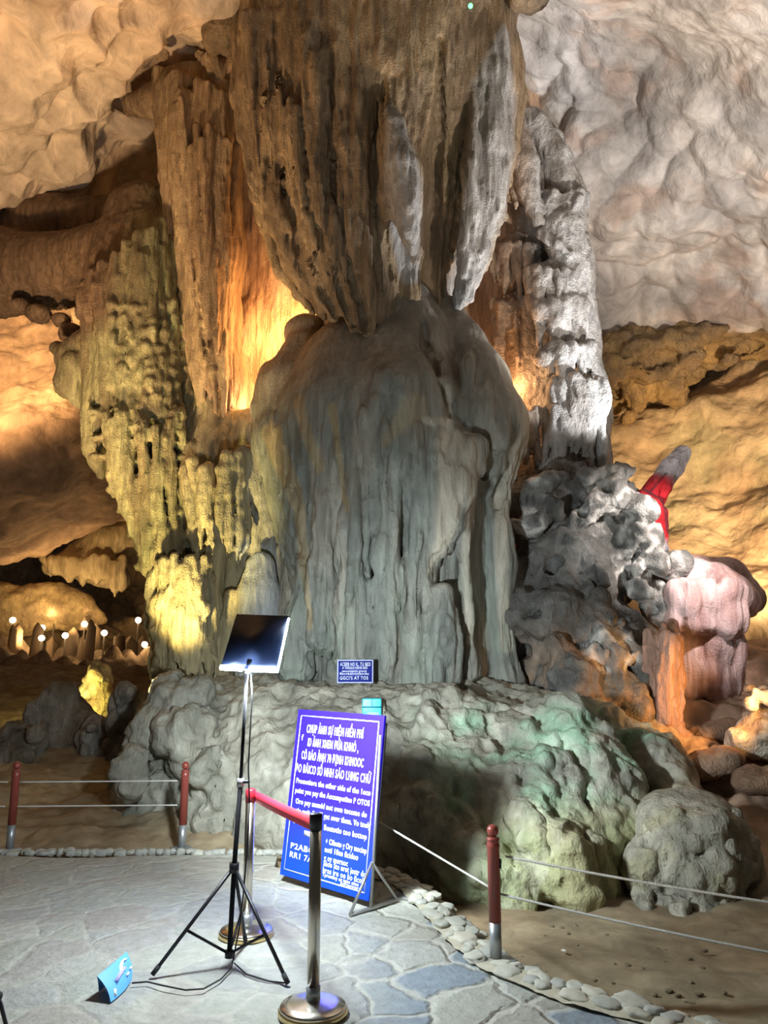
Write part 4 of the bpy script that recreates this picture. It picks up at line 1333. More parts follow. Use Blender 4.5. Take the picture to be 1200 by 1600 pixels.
fd = Field((-6.6, 11.6, 0.2), (-4.0, 13.2, 2.8), H * 0.7)
for pts in [[(145, 1045, 12.3, 8), (146, 1060, 12.3, 13), (155, 1075, 12.3, 16), (158, 1090, 12.4, 20), (150, 1130, 12.4, 40)], [(150, 1036, 12.4, 6), (162, 1048, 12.5, 9), (168, 1065, 12.5, 8)],
            [(148, 1050, 12.15, 9), (156, 1056, 12.15, 6)], [(134, 1078, 12.3, 10), (124, 1090, 12.3, 9), (112, 1100, 12.3, 8)], [(140, 1085, 12.2, 10), (166, 1088, 12.3, 8)]]:
    fd.chain(pts, k=0.03)
fd.drips((120, 1050, 170, 1100), 30, 3, 10, k=0.01, seed=190, out=0.8)
rock(fd, 'stalagmite', M_ROUGH, lambda v, n: mixc((0.62, 0.54, 0.26), (0.42, 0.32, 0.15), smooth(-0.4, 0.5, fbm(v * 5, 3))), d_rough(0.02, 0.012),
     'small brightly lit yellow stalagmite with a knobbed head in the left background', 'stalagmite')

# hanging stalactite mass deep in the left chamber
fd = Field((-13.5, 23.0, 2.2), (-6.5, 26.0, 7.4), 0.07)
fd.chain([(80, 885, 24.6, 14), (110, 880, 24.5, 18), (140, 885, 24.5, 22), (170, 895, 24.6, 22), (190, 905, 24.8, 16)], k=0.3)
fd.strands([(68, 870), (80, 900)], [(195, 870), (190, 935)], 24.3, 16, 6, depth=0.3, k=0.08, taper=0.7, jit=0.5, seed=201, wob=2)
fd.chain([(120, 868, 24.9, 20), (170, 850, 25, 34), (200, 840, 25, 30)], k=0.3)
rock(fd, 'stalactite_cluster', M_FLOW, lambda v, n: mixc((0.50, 0.40, 0.24), (0.34, 0.26, 0.15), smooth(-0.4, 0.5, fbm(v * 1.5, 3))), lambda v, n: 0.05 * fbm(v * 2, 3),
     'pale hanging stalactite mass over the distant lamp-lit chamber at left', 'stalactites')
fd = Field((-17.5, 21.5, 0.0), (-8.0, 26.0, 5.0), 0.07)
fd.chain([(-40, 960, 24.3, 60), (30, 955, 24.2, 34), (80, 945, 24.2, 28), (120, 955, 24.3, 20), (160, 970, 24.4, 8)], k=0.4, sy=0.6)
fd.drips((0, 920, 140, 975), 40, 4, 14, k=0.05, seed=202, out=0.8)
rock(fd, 'rock_terrace', M_ROUGH, lambda v, n: mixc((0.46, 0.34, 0.17), (0.30, 0.21, 0.11), smooth(-0.4, 0.5, fbm(v * 1.5, 3))), lambda v, n: 0.12 * fbm(v * 1.2, 4) + 0.05 * noise(v * 4),
     'ochre rock terrace rising behind the distant lamps at left', 'rock terrace')
# little upright stones among the lamps
r_ = random.Random(210)
for i in range(14):
    x = r_.uniform(-10, 225)
    y = r_.uniform(985, 1015)
    p = P(x, y, r_.uniform(20.5, 24))
    m = MB()
    hh, r0 = r_.uniform(.0, .3), r_.uniform(.08, .2)
    m.tube([p + Vector((0, 0, -.9)), p + Vector((r_.uniform(-.05, .05), 0, hh * .4)), p + Vector((0, 0, hh)), p + Vector((0, 0, hh + .08))], [r0 * 1.3, r0, r0 * .5, r0 * .1], n=9)
    o = m.build('stalagmite', simple('far_stone', (0.22, 0.15, 0.09), 0.9, bump=0.5, bscale=8) if i == 0 else bpy.data.materials['far_stone'])
    tag(o, 'small brown stalagmite among the distant lamps at left', 'stalagmite', 'small stalagmites around the distant lamps')


# ------------------------------------------------------------------ paving
def paving_mat():
    m = bpy.data.materials.new('stone_paving')
    m.use_nodes = True
    nt = m.node_tree
    L = nt.links
    N = nt.nodes.new
    b = nt.nodes['Principled BSDF']
    b.inputs['Roughness'].default_value = 0.75
    tc = N('ShaderNodeTexCoord')
    nz = N('ShaderNodeTexNoise'); nz.inputs['Scale'].default_value = 2.2; nz.inputs['Detail'].default_value = 4
    L.new(tc.outputs['Object'], nz.inputs['Vector'])
    sub = N('ShaderNodeVectorMath'); sub.operation = 'SUBTRACT'; sub.inputs[1].default_value = (0.5, 0.5, 0.5)
    L.new(nz.outputs['Color'], sub.inputs[0])
    scl = N('ShaderNodeVectorMath'); scl.operation = 'SCALE'; scl.inputs['Scale'].default_value = 0.34
    L.new(sub.outputs[0], scl.inputs[0])
    ad = N('ShaderNodeVectorMath'); ad.operation = 'ADD'
    L.new(tc.outputs['Object'], ad.inputs[0]); L.new(scl.outputs[0], ad.inputs[1])
    mp = N('ShaderNodeMapping'); mp.inputs['Scale'].default_value = (1, 0.85, 0.0); mp.inputs['Rotation'].default_value = (0, 0, 0.5)
    L.new(ad.outputs[0], mp.inputs['Vector'])
    v1 = N('ShaderNodeTexVoronoi'); v1.feature = 'DISTANCE_TO_EDGE'; v1.inputs['Scale'].default_value = 2.9
    v2 = N('ShaderNodeTexVoronoi'); v2.feature = 'F1'; v2.inputs['Scale'].default_value = 2.9
    L.new(mp.outputs[0], v1.inputs['Vector']); L.new(mp.outputs[0], v2.inputs['Vector'])
    n2 = N('ShaderNodeTexNoise'); n2.inputs['Scale'].default_value = 14; n2.inputs['Detail'].default_value = 8; n2.inputs['Roughness'].default_value = .65
    L.new(tc.outputs['Object'], n2.inputs['Vector'])
    # joint mask with wandering width
    jr = N('ShaderNodeMapRange'); jr.inputs[1].default_value = 0.012; jr.inputs[2].default_value = 0.075
    jr.inputs[3].default_value = 1.0; jr.inputs[4].default_value = 0.0
    L.new(v1.outputs['Distance'], jr.inputs[0])
    # stone colour
    ramp = N('ShaderNodeValToRGB')
    e = ramp.color_ramp.elements
    e[0].position = 0.0; e[0].color = (0.37, 0.385, 0.34, 1)
    e[1].position = 1.0; e[1].color = (0.46, 0.46, 0.40, 1)
    for p_, c_ in ((0.3, (0.40, 0.40, 0.34, 1)), (0.55, (0.36, 0.34, 0.30, 1)), (0.8, (0.36, 0.37, 0.34, 1))):
        q = e.new(p_); q.color = c_
    sep = N('ShaderNodeSeparateColor')
    L.new(v2.outputs['Color'], sep.inputs[0])
    L.new(sep.outputs[0], ramp.inputs[0])
    # slate patch towards the right, where bluish flags were laid
    sx = N('ShaderNodeSeparateXYZ'); L.new(tc.outputs['Object'], sx.inputs[0])
    mr = N('ShaderNodeMapRange'); mr.inputs[1].default_value = -0.25; mr.inputs[2].default_value = 0.15
    L.new(sx.outputs['X'], mr.inputs[0])
    slate = N('ShaderNodeMath'); slate.operation = 'MULTIPLY'
    th = N('ShaderNodeMapRange'); th.inputs[1].default_value = 0.50; th.inputs[2].default_value = 0.54
    L.new(sep.outputs[1], th.inputs[0])
    L.new(mr.outputs[0], slate.inputs[0]); L.new(th.outputs[0], slate.inputs[1])
    mxs = N('ShaderNodeMix'); mxs.data_type = 'RGBA'; mxs.inputs[7].default_value = (0.24, 0.285, 0.32, 1)
    L.new(slate.outputs[0], mxs.inputs[0]); L.new(ramp.outputs[0], mxs.inputs[6])
    # mortar
    mj = N('ShaderNodeMix'); mj.data_type = 'RGBA'; mj.inputs[7].default_value = (0.50, 0.49, 0.42, 1)
    # joints are worn flush on the left and open on the right
    ow = N('ShaderNodeMapRange'); ow.inputs[1].default_value = -1.2; ow.inputs[2].default_value = 0.2; ow.inputs[3].default_value = 0.28; ow.inputs[4].default_value = 0.8
    L.new(sx.outputs['X'], ow.inputs[0])
    jm = N('ShaderNodeMath'); jm.operation = 'MULTIPLY'
    L.new(ow.outputs[0], jm.inputs[1])
    L.new(jr.outputs[0], jm.inputs[0]); L.new(jm.outputs[0], mj.inputs[0]); L.new(mxs.outputs[2], mj.inputs[6])
    # grime
    r2 = N('ShaderNodeMapRange'); r2.inputs[1].default_value = 0.3; r2.inputs[2].default_value = 0.7; r2.inputs[3].default_value = 0.82; r2.inputs[4].default_value = 1.12
    L.new(n2.outputs['Fac'], r2.inputs[0])
    vm = N('ShaderNodeVectorMath'); vm.operation = 'SCALE'
    L.new(mj.outputs[2], vm.inputs[0]); L.new(r2.outputs[0], vm.inputs['Scale'])
    L.new(vm.outputs[0], b.inputs['Base Color'])
    h1 = N('ShaderNodeMath'); h1.operation = 'MULTIPLY_ADD'; h1.inputs[1].default_value = -0.8
    L.new(jm.outputs[0], h1.inputs[0]); L.new(n2.outputs['Fac'], h1.inputs[2])
    bp = N('ShaderNodeBump'); bp.inputs['Strength'].default_value = 0.9; bp.inputs['Distance'].default_value = 0.03
    L.new(h1.outputs[0], bp.inputs['Height']); L.new(bp.outputs[0], b.inputs['Normal'])
    return m


M_PAVE = paving_mat()
edge_px = [(430, 1349), (600, 1362), (652, 1384), (690, 1420), (740, 1470), (790, 1508), (850, 1532), (930, 1560), (1010, 1578), (1100, 1604), (1250, 1650)]
edge = [PZ(x, y, 0.0) for x, y in edge_px]
ex = np.array([p.x for p in edge]); ey = np.array([p.y for p in edge])


def inside_pave(x, y):
    """paving lies left of / nearer than the kerb line and in front of the back edge"""
    lim = np.interp(x, ex, ey, left=6.98, right=ey[-1] - 0.0)
    lim = np.where(x > ex[-1], ey[-1] - (x - ex[-1]) * 0.45, lim)
    return y < lim


nx_, ny_ = 420, 360
X = np.linspace(-5.5, 3.2, nx_)
T = np.linspace(0, 1, ny_)
lim = np.where(X < ex[0], 6.98 + 0.05 * np.sin(X * 3.1), np.interp(X, ex, ey))
lim = np.where(X > ex[-1], ey[-1] - (X - ex[-1]) * 0.45, lim)
Yg = 0.4 + (lim[None] - 0.4) * T[:, None]
Xg = np.repeat(X[None], ny_, 0)
pv = np.stack([Xg.ravel(), Yg.ravel(), 0 * Xg.ravel()], 1).astype(np.float32)
pv[:, 2] = 0.010 * fbm(pv * np.array((1.5, 1.5, 1)), 3) + 0.003 * fbm(pv * np.array((9, 9, 1)), 2) - 0.006
edgef = smooth(0.985, 1.0, np.repeat(T[:, None], nx_, 1).ravel())
pv[:, 2] -= 0.30 * edgef * (T.max() == 1)
a = (np.arange(ny_ - 1)[:, None] * nx_ + np.arange(nx_ - 1)[None]).ravel()
o = np_mesh('floor', pv, np.stack([a, a + 1, a + nx_ + 1, a + nx_], 1), M_PAVE)
o['kind'] = 'structure'

# kerb of small set stones along the edge
kerb = empty('trim_1', edge[3])
kerb['kind'] = 'structure'
M_KERB = [simple('kerb_stone', c, 0.85, bump=0.6, bscale=22, var=0.18) for c in ((0.45, 0.44, 0.37), (0.40, 0.40, 0.34), (0.50, 0.48, 0.39), (0.36, 0.36, 0.32))]
M_MORTAR = simple('kerb_mortar', (0.46, 0.43, 0.33), 0.95, bump=0.8, bscale=30, var=0.2)


def parent_keep(o, root):
    o.parent = root
    o.matrix_parent_inverse = Matrix.Translation(root.location).inverted()
    return o


segs = edge[1:]
cum = [0]
for p, q in zip(segs, segs[1:]):
    cum.append(cum[-1] + (q - p).length)


def along(s):
    for i in range(len(segs) - 1):
        if s <= cum[i + 1] or i == len(segs) - 2:
            t = (s - cum[i]) / (cum[i + 1] - cum[i])
            p = segs[i].lerp(segs[i + 1], t)
            d = (segs[i + 1] - segs[i]).normalized()
            return p, d, Vector((-d.y, d.x, 0)) * (1 if d.x > 0 else 1)


bank = []
for i in range(160):
    p, d, n = along(cum[-1] * i / 159)
    bank.append([p - n * 0.16 + Vector((0, 0, 0.012)), p - n * 0.02 + Vector((0, 0, 0.02)), p + n * 0.10 + Vector((0, 0, -0.05)), p + n * 0.20 + Vector((0, 0, -0.17)), p + n * 0.28 + Vector((0, 0, -0.40))])
bv = np.array(bank, np.float32).reshape(-1, 3)
bv[:, 2] += 0.015 * fbm(bv * 8, 3)
a = (np.arange(159)[:, None] * 5 + np.arange(4)[None]).ravel()
o = np_mesh('mortar_bed', bv, np.stack([a, a + 5, a + 6, a + 1], 1), M_MORTAR)
parent_keep(o, kerb)
import bmesh
r_ = random.Random(301)


def stone_mesh(seed, sx, sy, sz):
    bm = bmesh.new()
    bmesh.ops.create_icosphere(bm, subdivisions=3, radius=1.0)
    co = np.array([v.co[:] for v in bm.verts], np.float32)
    k = 1 + 0.28 * noise(co * 1.3 + seed * 7.1) + 0.08 * noise(co * 3.5 + seed)
    co = np.sign(co) * np.abs(co) ** 0.8 * k[:, None]
    for v, c in zip(bm.verts, co):
        v.co = (c[0] * sx, c[1] * sy, c[2] * sz)
    me = bpy.data.meshes.new('kerb_stone')
    bm.to_mesh(me)
    bm.free()
    for p in me.polygons: p.use_smooth = True
    return me


placed = []
n_st = 0
tries = 0
while n_st < 100 and tries < 4000:
    tries += 1
    s_ = r_.uniform(0.0, cum[-1] * 0.93)
    p, d, n = along(s_)
    off = r_.uniform(-0.13, 0.21)
    L_ = r_.uniform(0.04, 0.085)
    c = p + n * off
    if any((c - q).length < (L_ + l2) * 0.70 for q, l2 in placed): continue
    placed.append((c, L_))
    z = 0.018 if off < 0 else 0.018 - 0.9 * max(0, off - 0.02)
    me = stone_mesh(n_st, L_, L_ * r_.uniform(0.6, 0.95), 0.020)
    me.materials.append(M_KERB[r_.randrange(4)])
    o = bpy.data.objects.new('kerb_stone', me)
    COL.objects.link(o)
    o.location = (c.x, c.y, z)
    o.rotation_euler = (r_.uniform(-.15, .15), r_.uniform(-.15, .15), math.atan2(d.y, d.x) + r_.uniform(-.5, .5))
    parent_keep(o, kerb)
    n_st += 1
# pale pebbly edge along the back of the paving at left
r_ = random.Random(302)
kb = empty('trim_2', (-3, 7.0, 0))
kb['kind'] = 'structure'
for i in range(70):
    x = -4.9 + 4.2 * i / 69 + r_.uniform(-.02, .02)
    me = stone_mesh(400 + i, r_.uniform(.03, .06), r_.uniform(.025, .05), r_.uniform(.02, .035))
    me.materials.append(M_KERB[r_.choice([0, 1, 3, 3, 1])])
    o = bpy.data.objects.new('kerb_stone', me)
    COL.objects.link(o)
    o.location = (x, 6.97 + r_.uniform(-.04, .05), 0.0)
    parent_keep(o, kb)

# ------------------------------------------------------------------ red bollards and ropes
M_RED = simple('red_lacquer', (0.26, 0.055, 0.04), 0.32, var=0.1, bscale=8)
M_GALV = simple('galvanised_steel', (0.42, 0.44, 0.45), 0.4, 0.7, var=0.1)
M_ROPE = simple('white_rope', (0.72, 0.70, 0.64), 0.8, bump=0.8, bscale=220)
M_STEEL = simple('brushed_steel', (0.62, 0.58, 0.50), 0.24, 1.0, bump=0.05, bscale=30)
M_BLACK = simple('black_metal', (0.018, 0.018, 0.022), 0.4, 0.3)
M_MATTE = simple('matte_black_tube', (0.012, 0.012, 0.014), 0.9, spec=0.1)
M_RUBBER = simple('black_rubber', (0.02, 0.02, 0.02), 0.8)


def bollard(x, y, z, hgt, label, r=0.033):
    root = empty('rope_post', (x, y, z))
    tag(root, label, 'bollard', 'red rope posts')
    sl = 0.20 * hgt / 0.72
    m = MB().lathe([(r * 1.0, 0), (r * 1.0, sl)], n=28)
    m.build('steel_sleeve', M_GALV, root)
    k = hgt
    m = MB().lathe([(r * 1.04, sl), (r * 1.04, k - .125), (r * 1.12, k - .12), (r * 1.14, k - .108), (r * 1.0, k - .10), (r * .98, k - .085), (r * 1.12, k - .08), (r * 1.12, k - .073), (r * .6, k - .066)], n=28)
    m.build('post_shaft', M_RED, root)
    pr = [(max(r * 1.0 * math.sin(t), 0.0005), k - .034 - .034 * math.cos(t)) for t in [math.pi * q / 10 for q in range(1, 11)]]
    MB().lathe(pr, n=28).build('ball_finial', M_RED, root)
    MB().box((0, 0, .006), (.17, .17, .012), bevel=.002, rot=Matrix.Rotation(.5, 3, 'Z')).build('base_plate', M_GALV, root)
    return root


GZF = -0.0
pR = PZ(775, 1500, 0.0)
pM = PZ(284, 1327, 0.0)
pL = PZ(15, 1327, 0.0)
bollard(pR.x, pR.y, 0.0, 0.70, 'red bollard on the stone kerb at right, the nearest and largest one')
bollard(pM.x, pM.y, 0.0, 0.73, 'red bollard against the mound, left of the tripod lamp')
bollard(pL.x, pL.y, 0.0, 0.73, 'red bollard standing at the far left edge')
# one more stands behind the notice board and one outside the frame, they carry the rope ends
pH = Vector((P(545, 1385, 6.25).x, 6.25, 0.0))
hid = bollard(pH.x, pH.y, 0.0, 0.66, 'red bollard hidden behind the large blue notice board')
pO = PZ(1480, 1610, -0.0)
bollard(pO.x, pO.y, -0.12, 0.72, 'red bollard standing outside the photo beyond the right edge')


def rope(a, b, sag, label, r=0.0065):
    pts = []
    for i in range(25):
        t = i / 24
        p = a.lerp(b, t)
        p.z -= sag * 4 * t * (1 - t)
        pts.append(p)
    o = MB().tube(pts, r, n=8).build('barrier_rope', M_ROPE, origin=a)
    return tag(o, label, 'rope', 'white barrier ropes')


# right pair
rope(P(790, 1338, pR.y - .01), Vector((pO.x, pO.y, 0.43)), 0.02, 'upper white rope running from the right bollard to the right edge')
rope(P(782, 1397, pR.y - .01), Vector((pO.x, pO.y, 0.19)), 0.02, 'lower white rope running from the right bollard to the right edge')
rope(P(768, 1388, pR.y + .03), Vector((pH.x + .03, pH.y, 0.50)), 0.0, 'thin white rope running from behind the blue board to the right bollard')
# left pair
rope(P(277, 1220, pM.y), P(30, 1222, pL.y), 0.0, 'upper white rope between the two left bollards', r=0.006)
rope(P(277, 1258, pM.y), P(22, 1260, pL.y), 0.0, 'lower white rope between the two left bollards', r=0.006)
rope(P(12, 1222, pL.y), P(-160, 1216, pL.y + .1), 0.0, 'upper white rope leaving the left edge bollard', r=0.006)
rope(P(8, 1260, pL.y), P(-160, 1254, pL.y + .1), 0.0, 'lower white rope leaving the left edge bollard', r=0.006)
# wire eyelets on the right bollard
o = MB().tube([Vector((pR.x + .035, pR.y - .01, z_)) for z_ in (0.47, 0.50, 0.52)], .008, n=8).build('rope_knot', M_BLACK, origin=(pR.x + .035, pR.y - .01, .5))
tag(o, 'dark wire loop tying the upper rope to the right bollard', 'knot')


# ------------------------------------------------------------------ steel belt stanchions
def stanchion(x, y, hgt, label, head_dark=True, red=False):
    root = empty('belt_stanchion', (x, y, 0))
    tag(root, label, 'stanchion', 'steel queue stanchions')
    MB().lathe([(.150, 0.0), (.162, .004), (.162, .022), (.158, .030)], n=56).build('base_ring', simple('brass_steel', (.66, .52, .26), .3, 1.0) if 'brass_steel' not in bpy.data.materials else bpy.data.materials['brass_steel'], root)
    MB().lathe([(.159, .028), (.150, .040), (.110, .050), (.05, .056), (.034, .060)], n=56).build('base_disc', M_STEEL, root)
    MB().lathe([(.029, .055), (.029, hgt - .075)], n=32).build('pole', M_STEEL, root)
    MB().lathe([(.0315, hgt - .075), (.0315, hgt - .012), (.030, hgt - .004), (.02, hgt)], n=32).build('belt_head', M_BLACK if not red else simple('red_plastic', (.42, .02, .035), .4), root)
    MB().lathe([(.034, .054), (.033, .12)], n=32).build('pole_collar', M_GALV, root)
    return root


sN = PZ(489, 1573, 0.03)
sF = PZ(385, 1453, 0.03)
hN = P(495, 1270, sN.y).z
hF = P(396, 1232, sF.y).z
near = stanchion(sN.x, sN.y, hN, 'steel belt stanchion nearest the camera with a black head')
near.rotation_euler = (0, 0, 0)
far = stanchion(sF.x, sF.y, hF, 'steel belt stanchion behind the tripod lamp with a red head', red=True)
# belt between them
M_BELT = simple('red_belt', (0.80, 0.02, 0.05), 0.6, bump=0.2, bscale=200)
a0, a1 = Vector((sF.x + .03, sF.y - .01, hF - .012)), Vector((sF.x + .03, sF.y - .01, hF - .075))
b0, b1 = Vector((sN.x - .03, sN.y + .01, hN - .012)), Vector((sN.x - .03, sN.y + .01, hN - .080))
m = MB()
vs, nseg = [], 16
for i in range(nseg + 1):
    t = i / nseg
    sg = Vector((0, 0, -.004 * 4 * t * (1 - t)))
    tw = Vector((0.003, .003, 0))
    for q in (a0.lerp(b0, t) + sg, a1.lerp(b1, t) + sg):
        vs += [q - tw * .4, q + tw * .4]
fs = []
for i in range(nseg):
    k = i * 4
    fs += [(k, k + 4, k + 6, k + 2), (k + 1, k + 3, k + 7, k + 5), (k, k + 1, k + 5, k + 4), (k + 2, k + 6, k + 7, k + 3)]
m.add(vs, fs)
tag(m.build('barrier_belt', M_BELT, origin=a0), 'red fabric belt stretched between the two steel stanchions', 'belt')

# ------------------------------------------------------------------ writing
TEXTS = []


def text(body, size, mat, name, parent, M, x, y, align='LEFT', width=None, bold=0.0, z=0.003):
    """flat lettering in the local frame M (x right, y up, z out); width stretches the line to that length"""
    c = bpy.data.curves.new(name, 'FONT')
    c.body = body
    c.size = size
    c.align_x = 'LEFT'
    c.offset = bold * 0.45
    c.space_character = 1.12
    c.extrude = 0.0006
    c.resolution_u = 3
    o = bpy.data.objects.new(name, c)
    COL.objects.link(o)
    dg = bpy.context.evaluated_depsgraph_get()
    dg.update()
    me = bpy.data.meshes.new_from_object(o.evaluated_get(dg))
    bpy.data.objects.remove(o)
    co = np.empty(len(me.vertices) * 3, np.float32)
    me.vertices.foreach_get('co', co)
    co = co.reshape(-1, 3)
    x0, x1 = co[:, 0].min(), co[:, 0].max()
    sx = (width / (x1 - x0)) if width else 1
    co[:, 0] = (co[:, 0] - x0) * sx
    wd = (x1 - x0) * sx
    if align == 'CENTER': co[:, 0] -= wd / 2
    co += (x, y, z)
    me.vertices.foreach_set('co', co.ravel())
    me.transform(M)
    me.materials.clear()
    me.materials.append(mat)
    me.name = name
    o = bpy.data.objects.new(name, me)
    COL.objects.link(o)
    o.parent = parent
    return o


M_WHITE = simple('white_print', (0.72, 0.78, 0.84), 0.6)

# ------------------------------------------------------------------ large notice board on an A-frame
BL = P(437, 1366, 6.10)
BR = P(576, 1409, 5.45)
TL = P(471, 1102, 6.19)
TR = P(595, 1125, 5.56)
bx = (BR - BL); wB = bx.length; bx.normalize()
bz_ = ((TL - BL) + (TR - BR)) / 2; hB = bz_.length
by = bz_ - bx * bz_.dot(bx); by.normalize()
bn = bx.cross(by).normalized()
board = empty('notice_board', (BL + BR) / 2 - Vector((0, 0, (BL.z + BR.z) / 2)))
tag(board, 'large leaning blue notice board with white lettering beside the steel stanchions', 'notice board')
ML = Matrix.Translation(BL - board.location) @ Matrix((bx, by, bn)).transposed().to_4x4()
M_BLUE = bpy.data.materials.new('blue_panel')
M_BLUE.use_nodes = True
_nt = M_BLUE.node_tree
_b = _nt.nodes['Principled BSDF']
_b.inputs['Roughness'].default_value = 0.7
_b.inputs['Specular IOR Level'].default_value = 0.1
_tc = _nt.nodes.new('ShaderNodeTexCoord')
_sp = _nt.nodes.new('ShaderNodeSeparateXYZ')
_nt.links.new(_tc.outputs['Object'], _sp.inputs[0])
_rp = _nt.nodes.new('ShaderNodeValToRGB')
_rp.color_ramp.elements[0].position = 0.12
_rp.color_ramp.elements[0].color = (0.008, 0.055, 0.52, 1)
_rp.color_ramp.elements[1].position = 0.62
_rp.color_ramp.elements[1].color = (0.022, 0.009, 0.46, 1)
_nt.links.new(_sp.outputs['Z'], _rp.inputs[0])
_nt.links.new(_rp.outputs[0], _b.inputs['Base Color'])
m = MB()
Rb = ML.to_3x3()
m.box(ML @ Vector((wB / 2, hB / 2, -.012)), (wB, hB, .022), rot=Rb, bevel=.003)
panel_o = m.build('printed_panel', M_BLUE, board, sm=False)
m = MB()
m.box(ML @ Vector((wB / 2, hB / 2 - .02, -.036)), (wB * .985, hB * .95, .02), rot=Rb)
m.build('back_panel', simple('dark_back', (.03, .03, .035), .7), board)
# white border line
m = MB()
ins, bw = 0.045, 0.008
for cx_, cy_, sx_, sy_ in [(wB / 2, ins, wB - 2 * ins, bw), (wB / 2, hB - ins, wB - 2 * ins, bw), (ins, hB / 2, bw, hB - 2 * ins), (wB - ins, hB / 2, bw, hB - 2 * ins)]:
    m.box(ML @ Vector((cx_, cy_, .001)), (sx_, sy_, .002), rot=Rb)
m.build('border_line', M_WHITE, panel_o)
HS = .084
heads = [('CHỤP ẢNH SỰ HIỆN HIỂN PHÍ', .14, .80, 0.872), ('ID ẢNH XNEN ĐỪA KHNÓ ,', .17, .76, 0.790), ('CÔ BÁO ẢNH 70 ĐỊNH KHNOOC', .11, .83, 0.708), ('ĐO BÁICO SỐ NHH SÁO LHNG CHỮ', .05, .92, 0.626)]
for s_, x0, x1, y0 in heads:
    text(s_, HS, M_WHITE, 'heading_text', panel_o, ML, wB * x0, hB * (y0 - .012), width=wB * (x1 - x0) * 1.0, bold=.0020)
text('f', .06, M_WHITE, 'heading_text', panel_o, ML, wB * .085, hB * .81, width=.02, bold=.002)
body = [('Promotiora the other side of the 1oco', .08, .93, .555), ('point you pay the Aocompotino P OTOS', .08, .93, .497), ('Oro pay mumid not own tocome do', .10, .91, .434), ('to tio mnit. Bon\'T got ovor thom. Vo tooly', .06, .96, .380),
        ('Stort money. + Bontotio too bottop', .10, .93, .318), ('+ Cifnoto g Ory mocinp', .50, .94, .245), ('noti 10nn ficidoo', .50, .86, .200), ('g oy mornoc', .50, .76, .155),
        ('Shoo Sto nrot jostr do', .50, .95, .120), ('hros iro oo bo ficolt', .50, .95, .082), ('Tprontioy or tgno oloo', .50, .89, .046 + .012), ('Scrooyoro', .70, .92, .05)]
for s_, x0, x1, y0 in body:
    small = s_ in ('Tprontioy or tgno oloo', 'Scrooyoro')
    yy = hB * y0 if not small else hB * (.068 if s_[0] == 'T' else .050)
    if s_.startswith('hros'): yy = hB * .088
    if s_.startswith('Shoo'): yy = hB * .124
    text(s_, .032 if small else .052, M_WHITE, 'body_text', panel_o, ML, wB * x0, yy - .008, width=wB * (x1 - x0), bold=.0020)
text('P2ABC', .055, M_WHITE, 'body_text', panel_o, ML, wB * .10, hB * .165, width=wB * .27, bold=.002)
text('RR1 7A', .055, M_WHITE, 'body_text', panel_o, ML, wB * .10, hB * .115, width=wB * .27, bold=.002)
m = MB().box(ML @ Vector((wB * .31, hB * .268, .001)), (wB * .14, .035, .002), rot=Rb)
m.build('white_patch', M_WHITE, panel_o)
# side stand: foot bar, two braces, upright
M_STAND = simple('grey_tube', (.42, .42, .40), .4, .8)
for side in (1,):
    cB = Vector((BR.x, BR.y, 0)) - board.location if side else Vector((BL.x, BL.y, 0)) - board.location
    nn = Vector((bn.x, bn.y, 0)).normalized()
    out = Vector((bx.x, bx.y, 0)).normalized() * (.02 if side else -.02)
    f0, f1 = cB + nn * .19 + out, cB - nn * .25 + out
    ap = cB + out + Vector((0, 0, .29)) - nn * .01
    m = MB().tube([f0 + Vector((0, 0, .012)), f1 + Vector((0, 0, .012))], .012, n=8)
    m.build('foot_bar', M_STAND, board)
    m = MB().tube([f0 + Vector((0, 0, .012)), ap], .010, n=8)
    m.build('brace', M_STAND, board)
    m = MB().tube([f1 + Vector((0, 0, .012)), ap], .010, n=8)
    m.build('brace', M_STAND, board)
    m = MB().tube([cB + out + Vector((0, 0, .012)), cB + out + Vector((0, 0, 1.1)) - nn * .09], .010, n=8)
    m.build('upright', M_STAND, board)

_c0 = ML @ Vector((wB * .3, hB * .75, -.05))
MB().tube([_c0, Vector((_c0.x, _c0.y, .012)) - Vector((bn.x, bn.y, 0)).normalized() * .16], .010, n=8).build('back_strut', M_STAND, board)

# ------------------------------------------------------------------ small blue sign at the foot of the pillar
pS = P(555, 1049, 8.35)
sg = empty('information_sign', pS + Vector((0, 0, -.17)))
tag(sg, 'small blue information sign with white lettering at the foot of the pillar', 'sign')
sw, sh = .385, .245
MS = Matrix.Translation((-sw / 2, 0, .17 - sh / 2)) @ Matrix(((1, 0, 0), (0, 0, -1), (0, 1, 0))).to_4x4()
m = MB().box((0, .008, .17), (sw, .014, sh), bevel=.003)
plate_o = m.build('sign_plate', simple('pale_blue_edge', (.45, .50, .78), .5), sg)
m = MB().box((0, .0005, .17), (sw - .025, .006, sh - .025))
m.build('blue_field', simple('navy_blue', (.025, .04, .32), .5), plate_o)
for s_, x0, x1, y0, sz in [('ACBEB HO IL, TU BED', .08, .92, .73, .052), ('A THEGLH HEHSI BED', .14, .84, .60, .036), ('mnoomprrz grzrtz', .14, .82, .47, .032), ('Rbcmkdnrtccbnrtkc', .08, .88, .355, .036), ('GGCI\'S AT TOS', .08, .86, .15, .05)]:
    text(s_, sz, M_WHITE, 'sign_text', plate_o, MS @ Matrix.Translation((0, 0, .002)), sw * x0, sh * y0, width=sw * (x1 - x0), bold=.001)
for q in (-.15, .15):
    MB().tube([(q, .02, .06), (q, .02, -.12)], .006, n=8).build('leg', M_STAND, sg)

